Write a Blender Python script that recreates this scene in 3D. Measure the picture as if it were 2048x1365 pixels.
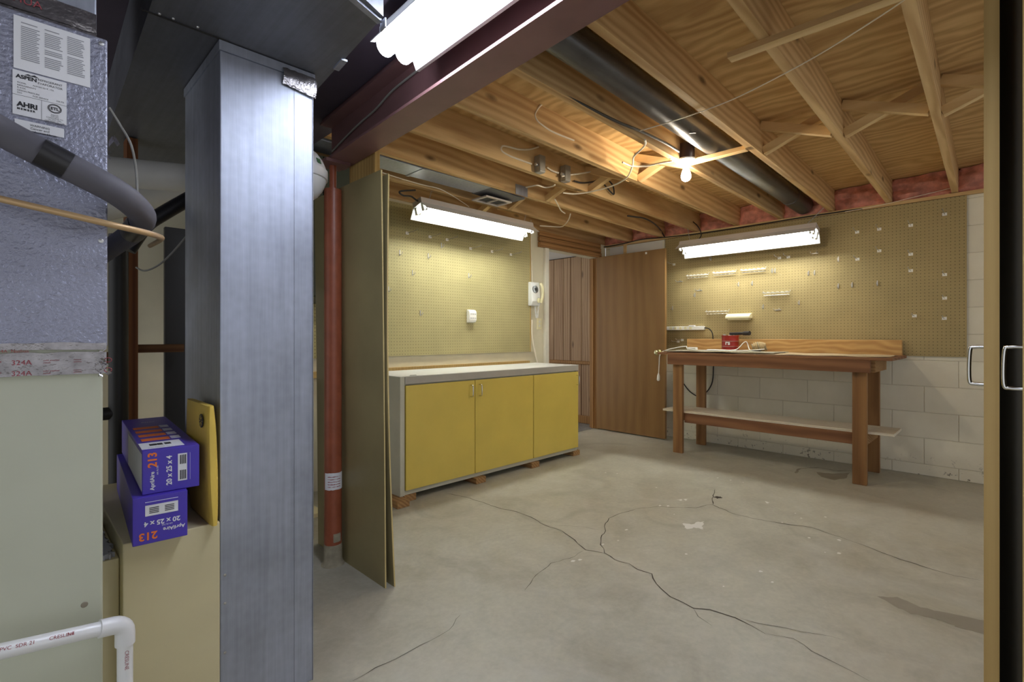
import bpy, bmesh, math, random
from mathutils import Vector, Matrix
random.seed(7)
for o in list(bpy.data.objects):
    bpy.data.objects.remove(o)
sc = bpy.context.scene
COL = sc.collection

# ------------------------------------------------------------------ camera
F, CX, HY, H, S = 1005.0, 1024.0, 671.0, 1.10, math.sqrt(.5)
cd = bpy.data.cameras.new('camera')
cam = bpy.data.objects.new('camera', cd)
COL.objects.link(cam)
cd.sensor_width = 36.0
cd.sensor_fit = 'HORIZONTAL'
cd.lens = 36.0 * F / 2048.0
cd.shift_y = (HY - 682.5) / 2048.0
cd.clip_start = .02
cam.location = (0, 0, H)
cam.rotation_euler = (math.pi / 2, 0, -math.pi / 4)
sc.camera = cam

# ------------------------------------------------------------------ world, exposure
wd = bpy.data.worlds.new('world')
sc.world = wd
wd.use_nodes = True
bg = wd.node_tree.nodes['Background']
bg.inputs[0].default_value = (.93, .96, 1.0, 1)
bg.inputs[1].default_value = .36
sc.view_settings.view_transform = 'Standard'
sc.view_settings.look = 'None'
sc.view_settings.gamma = 1
sc.view_settings.use_curve_mapping = False
sc.view_settings.exposure = 1.18
TUBE = 15.0        # shop light tubes
WRAP = 9.5        # wraparound fixture by the steel beam
BULB = 130.0       # bare bulb

# ------------------------------------------------------------------ pixel rays (photo frame 2048 x 1365)
def ray(u, v):
    d = u - CX
    return Vector(((F + d) * S, (F - d) * S, HY - v))
def at(u, v, t):
    return Vector((0, 0, H)) + ray(u, v) * t
def onX(u, v, X):
    return at(u, v, X / ray(u, v).x)
def onY(u, v, Y):
    return at(u, v, Y / ray(u, v).y)
def onZ(u, v, Z):
    return at(u, v, (Z - H) / ray(u, v).z)

# ------------------------------------------------------------------ materials
def lin(c):
    c = c / 255.0
    return c / 12.92 if c <= .04045 else ((c + .055) / 1.055) ** 2.4
def rgb(r, g, b):
    return (lin(r), lin(g), lin(b), 1)
MATS = {}
class NT:
    def __init__(s, name):
        s.m = bpy.data.materials.new(name)
        s.m.use_nodes = True
        s.t = s.m.node_tree
        s.b = s.t.nodes['Principled BSDF']
        MATS[name] = s.m
    def n(s, kind, **kw):
        nd = s.t.nodes.new(kind)
        for k, v in kw.items():
            setattr(nd, k, v)
        return nd
    def l(s, a, b):
        s.t.links.new(a, b)
    def math(s, op, a, b=None, c=None):
        nd = s.n('ShaderNodeMath', operation=op)
        for i, x in enumerate((a, b, c)):
            if x is None:
                continue
            if isinstance(x, (int, float)):
                nd.inputs[i].default_value = x
            else:
                s.l(x, nd.inputs[i])
        return nd.outputs[0]
    def coord(s, scale=(1, 1, 1), rand=0.0):
        tc = s.n('ShaderNodeTexCoord')
        mp = s.n('ShaderNodeMapping')
        mp.inputs['Scale'].default_value = scale
        s.l(tc.outputs['Object'], mp.inputs['Vector'])
        if rand:
            oi = s.n('ShaderNodeObjectInfo')
            cb = s.n('ShaderNodeCombineXYZ')
            r = s.math('MULTIPLY', oi.outputs['Random'], rand)
            for i in range(3):
                s.l(r, cb.inputs[i])
            s.l(cb.outputs[0], mp.inputs['Location'])
        return mp.outputs[0]
    def noise(s, vec, scale, detail=4, rough=.55, dist=0):
        nd = s.n('ShaderNodeTexNoise')
        nd.inputs['Scale'].default_value = scale
        nd.inputs['Detail'].default_value = detail
        nd.inputs['Roughness'].default_value = rough
        nd.inputs['Distortion'].default_value = dist
        s.l(vec, nd.inputs['Vector'])
        return nd.outputs[0]
    def ramp(s, fac, stops):
        nd = s.n('ShaderNodeValToRGB')
        e = nd.color_ramp.elements
        while len(e) < len(stops):
            e.new(.5)
        for el, (p, c) in zip(e, stops):
            el.position = p
            el.color = c
        s.l(fac, nd.inputs[0])
        return nd.outputs[0]
    def mix(s, fac, a, b, blend='MIX'):
        nd = s.n('ShaderNodeMix', data_type='RGBA', blend_type=blend)
        for i, x in ((0, fac), (6, a), (7, b)):
            if isinstance(x, (int, float)):
                nd.inputs[i].default_value = x
            elif isinstance(x, tuple):
                nd.inputs[i].default_value = x
            else:
                s.l(x, nd.inputs[i])
        return nd.outputs[2]
    def bump(s, h, strength=.3, dist=.01):
        nd = s.n('ShaderNodeBump')
        nd.inputs['Strength'].default_value = strength
        nd.inputs['Distance'].default_value = dist
        s.l(h, nd.inputs['Height'])
        s.l(nd.outputs[0], s.b.inputs['Normal'])
    def out(s, col=None, rough=None, metal=0, spec=None):
        if col is not None:
            if isinstance(col, tuple):
                s.b.inputs['Base Color'].default_value = col
            else:
                s.l(col, s.b.inputs['Base Color'])
        if rough is not None:
            if isinstance(rough, (int, float)):
                s.b.inputs['Roughness'].default_value = rough
            else:
                s.l(rough, s.b.inputs['Roughness'])
        s.b.inputs['Metallic'].default_value = metal
        if spec is not None:
            s.b.inputs['Specular IOR Level'].default_value = spec
        return s.m

def plain(name, c, rough=.55, metal=0, var=.12, scale=6, bump=0, bscale=60, spec=None):
    k = NT(name)
    v = k.coord(rand=9)
    n = k.noise(v, scale, 5)
    lo = tuple(x * (1 - var) for x in c[:3]) + (1,)
    hi = tuple(min(1, x * (1 + var)) for x in c[:3]) + (1,)
    col = k.ramp(n, [(.3, lo), (.7, hi)])
    if bump:
        k.bump(k.noise(v, bscale, 3), bump, .004)
    return k.out(col, rough, metal, spec)

def wood(name, light, dark, axis, along=.35, across=5.0, rough=.6, rings=3.2, dist=5.0, knots=0.0, spec=.25, contrast=1.0):
    k = NT(name)
    sc3 = [across] * 3
    sc3['XYZ'.index(axis)] = along
    v = k.coord(tuple(sc3), rand=23)
    w = k.n('ShaderNodeTexWave', wave_type='RINGS', rings_direction=axis)
    w.inputs['Scale'].default_value = rings
    w.inputs['Distortion'].default_value = dist
    w.inputs['Detail'].default_value = 3
    w.inputs['Detail Scale'].default_value = .8
    k.l(v, w.inputs['Vector'])
    fine = [60.0] * 3
    fine['XYZ'.index(axis)] = 2.0
    v2 = k.coord(tuple(fine), rand=5)
    fn = k.noise(v2, 1.6, 4)
    big = k.noise(v, .9, 3)
    f = k.math('MULTIPLY_ADD', w.outputs['Fac'], .34 * contrast, k.math('MULTIPLY', fn, .30))
    f = k.math('ADD', f, k.math('MULTIPLY', big, .55))
    col = k.ramp(f, [(.25, dark), (.85, light)])
    if knots:
        ks = [5.5] * 3
        ks['XYZ'.index(axis)] = 2.2
        v3 = k.coord(tuple(ks), rand=40)
        vo = k.n('ShaderNodeTexVoronoi')
        vo.inputs['Scale'].default_value = 1.0
        k.l(v3, vo.inputs['Vector'])
        kf = k.ramp(vo.outputs['Distance'], [(.05, (1, 1, 1, 1)), (.13, (0, 0, 0, 1))])
        dk = tuple(x * .28 for x in dark[:3]) + (1,)
        col = k.mix(k.math('MULTIPLY', kf, knots), col, dk)
    k.bump(f, .12, .003)
    return k.out(col, rough, 0, spec)

def emit(name, c, strength):
    k = NT(name)
    k.b.inputs['Base Color'].default_value = c
    k.b.inputs['Emission Color'].default_value = c
    k.b.inputs['Emission Strength'].default_value = strength
    return k.m

# wood species by grain axis
JL, JD = rgb(224, 192, 140), rgb(180, 138, 90)
wood('joist', JL, JD, 'X', along=.7, across=5, rings=2.0, dist=7, knots=.85, rough=.65)
wood('stripY', rgb(230, 200, 148), rgb(196, 158, 106), 'Y', along=.8, across=3, rings=1.5, rough=.65)
wood('ply', rgb(226, 194, 138), rgb(182, 142, 92), 'Y', along=1.3, across=3.0, rings=1.6, dist=16, rough=.7, contrast=1.1)
wood('bench', rgb(156, 116, 74), rgb(110, 76, 46), 'Z', along=.8, across=3, rings=1.6, dist=6, rough=.6, knots=.5)
wood('benchY', rgb(148, 106, 74), rgb(104, 68, 46), 'Y', along=.8, across=3, rings=1.6, dist=6, rough=.6, knots=.5)
wood('splash', rgb(216, 176, 114), rgb(176, 130, 76), 'Y', along=1.4, across=4, rings=1.8, dist=12, rough=.55, knots=.4)
wood('shelf', rgb(232, 224, 206), rgb(196, 182, 158), 'Y', along=.8, across=4, rough=.75)
wood('doorwood', rgb(156, 118, 70), rgb(122, 90, 50), 'Z', along=.8, across=3, rings=1.2, dist=6, rough=.42, contrast=.5, spec=.4)
wood('jamb', rgb(170, 128, 78), rgb(122, 84, 48), 'Z', rough=.45)
wood('panel', rgb(186, 156, 122), rgb(128, 96, 70), 'Z', along=.5, across=6, rings=2.4, rough=.5, knots=.6)
wood('header', rgb(182, 138, 88), rgb(128, 88, 52), 'X', rough=.6)
wood('lumber', rgb(206, 176, 112), rgb(176, 142, 84), 'Z', rough=.6)
wood('stud', rgb(126, 80, 46), rgb(78, 44, 26), 'Z', rough=.7)
wood('studX', rgb(120, 84, 52), rgb(78, 48, 28), 'X', rough=.7)
wood('edgewood', rgb(210, 178, 116), rgb(182, 148, 88), 'Z', along=.2, across=4, rough=.5, contrast=.5)
wood('block', rgb(176, 138, 92), rgb(120, 84, 50), 'Y', rough=.7)
plain('doorshade', rgb(44, 38, 24), .75, var=.15, spec=.15)  # near-black colour carries the deep shade on the tall doors' faces

# concrete floor
k = NT('concrete')
v = k.coord()
n1 = k.noise(v, 1.1, 6, .6)
n2 = k.noise(v, 5.0, 8, .65, .4)
n3 = k.noise(v, 42.0, 4, .6)
f = k.math('ADD', k.math('MULTIPLY', n1, .5), k.math('MULTIPLY', n2, .5))
col = k.ramp(f, [(.28, rgb(150, 144, 128)), (.5, rgb(178, 175, 160)), (.72, rgb(200, 197, 184))])
col = k.mix(.10, col, k.ramp(n3, [(.35, rgb(130, 122, 108)), (.65, rgb(222, 218, 206))]), 'OVERLAY')
warm = k.ramp(k.noise(v, .8, 3), [(.45, (0, 0, 0, 1)), (.75, (1, 1, 1, 1))])
col = k.mix(k.math('MULTIPLY', warm, .25), col, rgb(182, 166, 140))
n4 = k.noise(v, 2.3, 7, .62, 1.2)
dirt = k.ramp(n4, [(.50, (0, 0, 0, 1)), (.68, (1, 1, 1, 1))])
col = k.mix(k.math('MULTIPLY', dirt, .34), col, rgb(134, 128, 112))
pale = k.ramp(k.noise(v, 1.7, 6, .6, .8), [(.55, (0, 0, 0, 1)), (.72, (1, 1, 1, 1))])
col = k.mix(k.math('MULTIPLY', pale, .3), col, rgb(206, 206, 200))
k.bump(k.math('ADD', n3, k.math('MULTIPLY', n2, 3.0)), .06, .003)
k.out(col, k.ramp(n2, [(.3, (.36, .36, .36, 1)), (.7, (.58, .58, .58, 1))]), 0, .4)

# pegboard: hole pattern along two axes (dark pits every inch)
def pegboard(name, c, axes):
    k = NT(name)
    tc = k.n('ShaderNodeTexCoord')
    sx = k.n('ShaderNodeSeparateXYZ')
    k.l(tc.outputs['Object'], sx.inputs[0])
    sq = None
    for a in axes:
        fr = k.math('FRACT', k.math('MULTIPLY', k.math('ADD', sx.outputs['XYZ'.index(a)], 10.0127), 1 / .0254))
        d = k.math('SUBTRACT', fr, .5)
        d2 = k.math('MULTIPLY', d, d)
        sq = d2 if sq is None else k.math('ADD', sq, d2)
    hole = k.math('LESS_THAN', sq, .0165)
    v = k.coord()
    base = k.ramp(k.noise(v, 3.0, 4), [(.3, tuple(x * .9 for x in c[:3]) + (1,)), (.7, tuple(x * 1.08 for x in c[:3]) + (1,))])
    spots = k.ramp(k.noise(v, 70, 2), [(.72, (0, 0, 0, 1)), (.78, (1, 1, 1, 1))])
    base = k.mix(k.math('MULTIPLY', spots, .35), base, rgb(214, 208, 180))
    col = k.mix(k.math('MULTIPLY', hole, .72), base, rgb(46, 36, 20))
    k.bump(k.math('SUBTRACT', 1.0, hole), .25, .003)
    return k.out(col, .55, 0, .3)
pegboard('peg_left', rgb(172, 161, 114), 'XZ')
pegboard('peg_back', rgb(168, 149, 104), 'YZ')

# painted block wall
plain('cream_wall', rgb(214, 206, 178), .6, var=.05, bump=.12, bscale=40)
k = NT('block_paint')
v = k.coord()
n = k.noise(v, 3, 4)
col = k.ramp(n, [(.3, rgb(226, 219, 198)), (.7, rgb(238, 232, 212))])
tc = k.n('ShaderNodeTexCoord'); sx = k.n('ShaderNodeSeparateXYZ')
geo = k.n('ShaderNodeNewGeometry')
sp = k.n('ShaderNodeSeparateXYZ'); k.l(geo.outputs['Position'], sp.inputs[0])
chip = k.ramp(k.noise(geo.outputs['Position'], 22, 5, .7), [(.60, (0, 0, 0, 1)), (.64, (1, 1, 1, 1))])
low = k.ramp(sp.outputs[2], [(.02, (1, 1, 1, 1)), (.2, (0, 0, 0, 1))])
col = k.mix(k.math('MULTIPLY', k.math('MULTIPLY', chip, low), .8), col, rgb(96, 84, 66))
k.bump(k.noise(v, 60, 3), .18, .004)
k.out(col, .6, 0, .3)
plain('groove_dark', rgb(58, 42, 30), .8)
plain('mortar', rgb(214, 206, 186), .75, var=.08)

# metals
def galv(name, c, rough, metal, streak='Z', spang=38, var=.2):
    k = NT(name)
    v = k.coord()
    vo = k.n('ShaderNodeTexVoronoi'); vo.inputs['Scale'].default_value = spang
    k.l(v, vo.inputs['Vector'])
    s3 = [26.0] * 3; s3['XYZ'.index(streak)] = .9
    st = k.noise(k.coord(tuple(s3)), 2.2, 5, .65)
    big = k.noise(v, 3.0, 5, .6)
    f = k.math('ADD', k.math('MULTIPLY', st, .45), k.math('MULTIPLY', big, .55))
    lo = tuple(x * (1 - var) for x in c[:3]) + (1,)
    hi = tuple(min(1, x * (1 + var)) for x in c[:3]) + (1,)
    col = k.ramp(f, [(.35, lo), (.65, hi)])
    col = k.mix(.06, col, vo.outputs['Distance'], 'OVERLAY')
    k.bump(k.math('ADD', f, k.math('MULTIPLY', vo.outputs['Distance'], .15)), .12, .006)
    r = k.ramp(big, [(.3, (rough * .75,) * 3 + (1,)), (.7, (rough * 1.2,) * 3 + (1,))])
    return k.out(col, r, metal, .5)
galv('galv', rgb(164, 169, 182), .46, .62)
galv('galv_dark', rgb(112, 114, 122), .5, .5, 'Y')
galv('galv_pipe', rgb(104, 106, 112), .34, .8, 'X', 20)
plain('coil_case', rgb(150, 152, 170), .38, .45, var=.08, bump=.9, bscale=130)
plain('furnace_paint', rgb(188, 190, 170), .42, 0, var=.05, scale=3)
plain('cabinet_beige', rgb(206, 194, 154), .45, 0, var=.05, scale=3)
plain('foil', rgb(148, 144, 146), .25, .85, var=.25, scale=40, bump=.6, bscale=70)
plain('beam_paint', rgb(132, 96, 96), .45, .1, var=.15, scale=5)
plain('column_paint', rgb(148, 80, 54), .38, 0, var=.16, scale=14)
plain('cement', rgb(150, 142, 122), .85, 0, var=.25, scale=24, bump=.6, bscale=60)
plain('hardboard', rgb(146, 134, 96), .4, 0, var=.16, scale=2.5)
plain('hardboard_edge', rgb(206, 184, 126), .6, 0, var=.1)
plain('white_enamel', rgb(226, 226, 226), .35, 0, var=.03)
plain('fixture_tan', rgb(206, 196, 188), .4, 0, var=.04)
plain('yellow_door', rgb(216, 192, 90), .4, 0, var=.05, scale=4)
plain('carcass', rgb(196, 194, 176), .5, 0, var=.06)
plain('laminate', rgb(232, 232, 228), .3, 0, var=.03)
plain('laminate_edge', rgb(176, 172, 162), .45, 0, var=.05)
plain('chrome', rgb(214, 212, 206), .16, 1.0, var=.03)
plain('zinc', rgb(196, 196, 196), .32, .75, var=.05)
plain('steel_box', rgb(168, 165, 156), .4, .55, var=.12, scale=30)
plain('brass', rgb(214, 206, 160), .2, .9, var=.05)
plain('pvc', rgb(226, 226, 226), .28, 0, var=.03)
plain('pvc_dim', rgb(238, 236, 228), .4, 0, var=.05)
plain('foam', rgb(92, 90, 98), .7, 0, var=.1)
plain('black_tape', rgb(34, 32, 34), .35, 0, var=.1)
plain('copper', rgb(190, 158, 116), .4, .35, var=.08)
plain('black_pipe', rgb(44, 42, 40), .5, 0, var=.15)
plain('dark_green', rgb(58, 68, 56), .45, 0, var=.08)
plain('tank_white', rgb(214, 214, 214), .3, 0, var=.03)
plain('blue_box', rgb(72, 54, 172), .4, 0, var=.06)
plain('blue_side', rgb(210, 210, 216), .5, 0, var=.06)
plain('print_white', rgb(228, 228, 232), .5, 0, var=.02)
plain('print_orange', rgb(238, 120, 46), .5, 0, var=.03)
plain('print_black', rgb(40, 40, 46), .6, 0, var=.05)
plain('print_grey', rgb(150, 150, 158), .6, 0, var=.05)
plain('print_red', rgb(150, 66, 74), .6, 0, var=.05)
plain('mailer', rgb(226, 192, 84), .5, 0, var=.08, bump=.3, bscale=22)
plain('paper_grey', rgb(160, 160, 166), .7, 0, var=.06)
plain('kraft', rgb(182, 160, 124), .75, 0, var=.12, scale=9, bump=.4, bscale=25)
plain('rag', rgb(148, 140, 120), .9, 0, var=.15, scale=20, bump=.5, bscale=60)
plain('can_red', rgb(158, 38, 28), .3, .1, var=.12, scale=16)
plain('twine', rgb(178, 154, 112), .9, 0, var=.2, scale=40)
plain('white_plastic', rgb(238, 236, 228), .32, 0, var=.02)
plain('ivory_plastic', rgb(228, 220, 178), .35, 0, var=.03)
plain('phone_white', rgb(232, 232, 228), .28, 0, var=.02)
plain('dial_grey', rgb(120, 122, 124), .25, .3, var=.1)
plain('wire_white', rgb(238, 228, 208), .5, 0, var=.05)
plain('wire_black', rgb(40, 36, 34), .5, 0, var=.1)
plain('wire_grey', rgb(150, 148, 140), .5, .2, var=.1)
plain('brown_bakelite', rgb(64, 42, 34), .4, 0, var=.1)
plain('trim_white', rgb(226, 222, 206), .45, 0, var=.04)
plain('carpet', rgb(120, 116, 112), .95, 0, var=.3, scale=90)
plain('hall_white', rgb(222, 220, 214), .6, 0, var=.02)
plain('pink_wool', rgb(222, 152, 134), .95, 0, var=.35, scale=14, bump=1.0, bscale=40)
plain('crack_dark', rgb(70, 62, 52), .9, 0, var=.2)
plain('stain_dark', rgb(138, 129, 112), .6, 0, var=.15)
plain('stain_mid', rgb(150, 142, 126), .55, 0, var=.1)
plain('splat', rgb(222, 220, 214), .6, 0, var=.04)
plain('rust', rgb(120, 70, 44), .7, 0, var=.2)
plain('green_tag', rgb(70, 104, 72), .5, 0)
plain('grille_dark', rgb(70, 70, 66), .5, .3)
plain('grey_tank', rgb(120, 122, 122), .45, .2, var=.1)
emit('tube_glow', (.97, 1.0, .95, 1), TUBE)
emit('wrap_glow', (.82, .88, 1.0, 1), WRAP)
emit('hall_fill_glow', (1.0, .95, .86, 1), 6.0)
emit('bulb_glow', (1.0, .86, .66, 1), BULB)

# ------------------------------------------------------------------ mesh helpers
ORG = {}
class MB:
    def __init__(s):
        s.v = []; s.f = []
    def add(s, vs, fs):
        n = len(s.v)
        s.v += [Vector(p) for p in vs]
        s.f += [[i + n for i in q] for q in fs]
        return s
    def obox(s, c, a, b, d):
        c, a, b, d = map(Vector, (c, a, b, d))
        vs = [c + a * i + b * j + d * l for i in (-1, 1) for j in (-1, 1) for l in (-1, 1)]
        return s.add(vs, [(0, 1, 3, 2), (4, 6, 7, 5), (0, 4, 5, 1), (2, 3, 7, 6), (0, 2, 6, 4), (1, 5, 7, 3)])
    def box(s, x0, x1, y0, y1, z0, z1):
        return s.obox(((x0 + x1) / 2, (y0 + y1) / 2, (z0 + z1) / 2), (abs(x1 - x0) / 2, 0, 0), (0, abs(y1 - y0) / 2, 0), (0, 0, abs(z1 - z0) / 2))
    def bar(s, p0, p1, w, h, up=(0, 0, 1)):
        p0, p1, up = Vector(p0), Vector(p1), Vector(up)
        d = (p1 - p0)
        side = d.cross(up).normalized()
        u = side.cross(d).normalized()
        return s.obox((p0 + p1) / 2, d / 2, side * w / 2, u * h / 2)
    def tube(s, pts, r, n=8, caps=True):
        pts = [Vector(p) for p in pts]
        rs = r if isinstance(r, (list, tuple)) else [r] * len(pts)
        base = len(s.v)
        t0 = (pts[1] - pts[0]).normalized()
        ref = Vector((0, 0, 1)) if abs(t0.z) < .9 else Vector((1, 0, 0))
        nx = t0.cross(ref).normalized()
        for i, p in enumerate(pts):
            a = pts[max(0, i - 1)]; b = pts[min(len(pts) - 1, i + 1)]
            t = (b - a).normalized()
            nx = (nx - t * nx.dot(t)).normalized()
            ny = t.cross(nx)
            for j in range(n):
                q = 2 * math.pi * j / n
                s.v.append(p + (nx * math.cos(q) + ny * math.sin(q)) * rs[i])
        for i in range(len(pts) - 1):
            for j in range(n):
                a = base + i * n + j; b = base + i * n + (j + 1) % n
                s.f.append([a, b, b + n, a + n])
        if caps:
            s.f.append([base + j for j in range(n)][::-1])
            e = base + (len(pts) - 1) * n
            s.f.append([e + j for j in range(n)])
        return s
    def cyl(s, p0, p1, r, n=20, r2=None):
        return s.tube([p0, p1], [r, r if r2 is None else r2], n)
    def lathe(s, prof, c, axis=(0, 0, 1), n=24):
        ax = Vector(axis).normalized()
        ref = Vector((1, 0, 0)) if abs(ax.x) < .9 else Vector((0, 1, 0))
        u = ax.cross(ref).normalized(); w = ax.cross(u)
        base = len(s.v); c = Vector(c)
        for r, h in prof:
            for j in range(n):
                q = 2 * math.pi * j / n
                s.v.append(c + ax * h + (u * math.cos(q) + w * math.sin(q)) * max(r, 1e-4))
        for i in range(len(prof) - 1):
            for j in range(n):
                a = base + i * n + j; b = base + i * n + (j + 1) % n
                s.f.append([a, b, b + n, a + n])
        s.f.append([base + j for j in range(n)][::-1])
        e = base + (len(prof) - 1) * n
        s.f.append([e + j for j in range(n)])
        return s
    def prism(s, poly, off):
        off = Vector(off); n = len(poly)
        a = [Vector(p) for p in poly]
        vs = a + [p + off for p in a]
        fs = [list(range(n))[::-1], [i + n for i in range(n)]]
        fs += [[i, (i + 1) % n, (i + 1) % n + n, i + n] for i in range(n)]
        return s.add(vs, fs)
    def build(s, name, m, parent=None, smooth=False, bevel=0, seg=2):
        if parent is None:
            xs = [p.x for p in s.v]; ys = [p.y for p in s.v]; zs = [p.z for p in s.v]
            org = Vector(((min(xs) + max(xs)) / 2, (min(ys) + max(ys)) / 2, min(zs)))
        else:
            org = ORG[parent.name]
        me = bpy.data.meshes.new(name)
        me.from_pydata([p - org for p in s.v], [], s.f)
        bm = bmesh.new(); bm.from_mesh(me)
        bmesh.ops.recalc_face_normals(bm, faces=bm.faces)
        bm.to_mesh(me); bm.free()
        if smooth:
            me.polygons.foreach_set('use_smooth', [True] * len(me.polygons))
            me.set_sharp_from_angle(angle=math.radians(40))
        me.materials.append(MATS[m])
        o = bpy.data.objects.new(name, me)
        COL.objects.link(o)
        if parent is None:
            o.location = org
        else:
            o.parent = parent
        ORG[o.name] = org
        if bevel:
            b = o.modifiers.new('bevel', 'BEVEL')
            b.width = bevel; b.segments = seg; b.limit_method = 'ANGLE'
        return o

def tag(o, label, cat, group=None):
    o['label'] = label; o['category'] = cat
    if group:
        o['group'] = group
    return o
def thing(name, label, cat, loc, group=None):
    o = bpy.data.objects.new(name, None)
    o.empty_display_size = .05
    COL.objects.link(o)
    o.location = loc
    ORG[o.name] = Vector(loc)
    return tag(o, label, cat, group)
def struct(o):
    o['kind'] = 'structure'
    return o
def copy_tree(o, parent=None):
    c = o.copy(); COL.objects.link(c)
    c.parent = parent
    for ch in o.children:
        copy_tree(ch, c)
    return c
def text(body, size, org, u, v, m, parent, name='lettering', align='LEFT', bold=0.0):
    cu = bpy.data.curves.new('t', 'FONT')
    cu.body = body; cu.size = size; cu.align_x = align; cu.resolution_u = 3
    if bold:
        cu.offset = bold
    tmp = bpy.data.objects.new('t', cu); COL.objects.link(tmp)
    dg = bpy.context.evaluated_depsgraph_get()
    me = bpy.data.meshes.new_from_object(tmp.evaluated_get(dg))
    bpy.data.objects.remove(tmp); bpy.data.curves.remove(cu)
    u, v, org = Vector(u).normalized(), Vector(v).normalized(), Vector(org)
    base = ORG[parent.name]
    for p in me.vertices:
        p.co = org + u * p.co.x + v * p.co.y - base
    me.name = name
    me.materials.clear(); me.materials.append(MATS[m])
    o = bpy.data.objects.new(name, me); COL.objects.link(o)
    o.parent = parent
    ORG[o.name] = base
    return o
def bez(p, n=6):
    """smooth a polyline (Catmull-Rom)"""
    p = [Vector(q) for q in p]
    out = []
    for i in range(len(p) - 1):
        a, b, c, d = p[max(0, i - 1)], p[i], p[i + 1], p[min(len(p) - 1, i + 2)]
        for j in range(n):
            t = j / n
            out.append(.5 * ((2 * b) + (c - a) * t + (2 * a - 5 * b + 4 * c - d) * t * t + (3 * b - a - 3 * c + d) * t ** 3))
    out.append(p[-1])
    return out
X3, Y3, Z3 = Vector((1, 0, 0)), Vector((0, 1, 0)), Vector((0, 0, 1))

W1, W2 = 3.48, 5.07           # the two wall planes: y = W1 (left), x = W2 (back)
JB, JT = 2.18, 2.37           # joist underside, subfloor underside

# ================================================================== FLOOR
floor = struct(MB().box(-1.6, 5.25, -2.2, 3.51, -.12, 0).build('floor', 'concrete'))
def ribbon(pix, w, name='crack', m='crack_dark', z=.0012, jit=.006):
    pts = []
    base = [onZ(u, v, 0) for u, v in pix]
    for a, b in zip(base, base[1:]):
        k2 = max(1, int((b - a).length / .035))
        for i in range(k2):
            q = a.lerp(b, i / k2)
            if i:
                q += Vector((random.uniform(-jit, jit), random.uniform(-jit, jit), 0))
            pts.append(q)
    pts.append(base[-1])
    mb = MB()
    n = len(pts)
    for i, p in enumerate(pts):
        a = pts[max(0, i - 1)]; b = pts[min(n - 1, i + 1)]
        t = (b - a).normalized(); s = Vector((-t.y, t.x, 0))
        ww = w * random.uniform(.5, 1.3) * (.35 if i in (0, n - 1) else 1)
        mb.v += [Vector((p.x, p.y, z)) + s * ww / 2, Vector((p.x, p.y, z)) - s * ww / 2]
    for i in range(n - 1):
        mb.f.append([2 * i, 2 * i + 1, 2 * i + 3, 2 * i + 2])
    return mb.build(name, m, floor)
def zf(off, s, pts):
    return [(off[0] + x / s, off[1] + y / s) for x, y in pts]
o5, s5 = (1100, 850), 2.16
ribbon(zf(o5, s5, [(370, 365), (300, 385), (255, 405), (235, 440), (240, 460), (220, 490), (218, 520), (235, 555), (280, 585), (340, 600), (375, 625), (440, 645), (445, 665), (480, 710), (520, 745), (585, 775), (620, 795), (690, 800), (800, 835), (870, 870), (930, 905)]), .0045)
ribbon(zf(o5, s5, [(370, 365), (470, 355), (630, 360), (700, 345), (790, 385), (900, 410), (1000, 428), (1130, 445), (1250, 485), (1350, 520), (1480, 570), (1600, 610), (1750, 655), (1860, 675)]), .004)
ribbon(zf(o5, s5, [(620, 795), (640, 830), (700, 870)]), .002)
ribbon(zf(o5, s5, [(930, 905), (1050, 925), (1130, 980), (1250, 1040), (1380, 1110)]), .002)
ribbon(zf(o5, s5, [(820, 838), (900, 860), (1020, 880), (1150, 905), (1280, 935)]), .0018)
o1, s1 = (600, 700), 2.73
ribbon(zf(o1, s1, [(800, 787), (900, 805), (1000, 835), (1100, 870), (1180, 885), (1260, 915), (1340, 960), (1430, 990), (1500, 1040), (1560, 1095), (1650, 1110)]), .0048)
ribbon(zf(o1, s1, [(1390, 962), (1530, 968), (1640, 985)]), .002)
o6, s6 = (600, 850), 2.65
ribbon(zf(o6, s6, [(1500, 670), (1430, 710), (1330, 735), (1250, 800), (1190, 880)]), .0025)
ribbon(zf(o6, s6, [(850, 1010), (790, 1090), (640, 1170), (560, 1215), (400, 1290), (280, 1360)]), .0022)
ribbon(zf(o5, s5, [(712, 280), (708, 300), (700, 320), (705, 345)]), .006)
def patch(pix, name, m, z):
    mb = MB()
    pts = [onZ(u, v, 0) for u, v in pix]
    rag = []
    for a, b in zip(pts, pts[1:] + pts[:1]):
        for i in range(4):
            q = a.lerp(b, i / 4)
            if i:
                q += Vector((random.uniform(-1, 1), random.uniform(-1, 1), 0)) * .008
            rag.append(Vector((q.x, q.y, z)))
    mb.v = rag; mb.f = [list(range(len(rag)))]
    return mb.build(name, m, floor)
patch(zf(o5, s5, [(1412, 742), (1500, 745), (1600, 790), (1700, 810), (1900, 850), (1900, 915), (1790, 885), (1720, 860), (1640, 835), (1560, 820), (1480, 780)]), 'stain', 'stain_mid', .0006)
patch(zf(o5, s5, [(1150, 205), (1220, 212), (1295, 208), (1280, 232), (1230, 240), (1170, 225)]), 'stain', 'stain_dark', .0006)
ribbon(zf(o5, s5, [(1060, 210), (1080, 190), (1160, 185), (1240, 200), (1300, 200)]), .02, 'stain', 'stain_dark', .0005)
patch(zf(o5, s5, [(705, 312), (725, 310), (745, 315), (725, 321)]), 'stain', 'crack_dark', .0009)
for a in ([(572, 428), (610, 432), (640, 420), (666, 420), (655, 440), (665, 455), (620, 445), (590, 452)], [(545, 324), (570, 322), (566, 330)], [(575, 322), (596, 322), (586, 329)], [(928, 332), (952, 336), (936, 341)]):
    patch(zf(o5, s5, a), 'paint_spot', 'splat', .0014)
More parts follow.
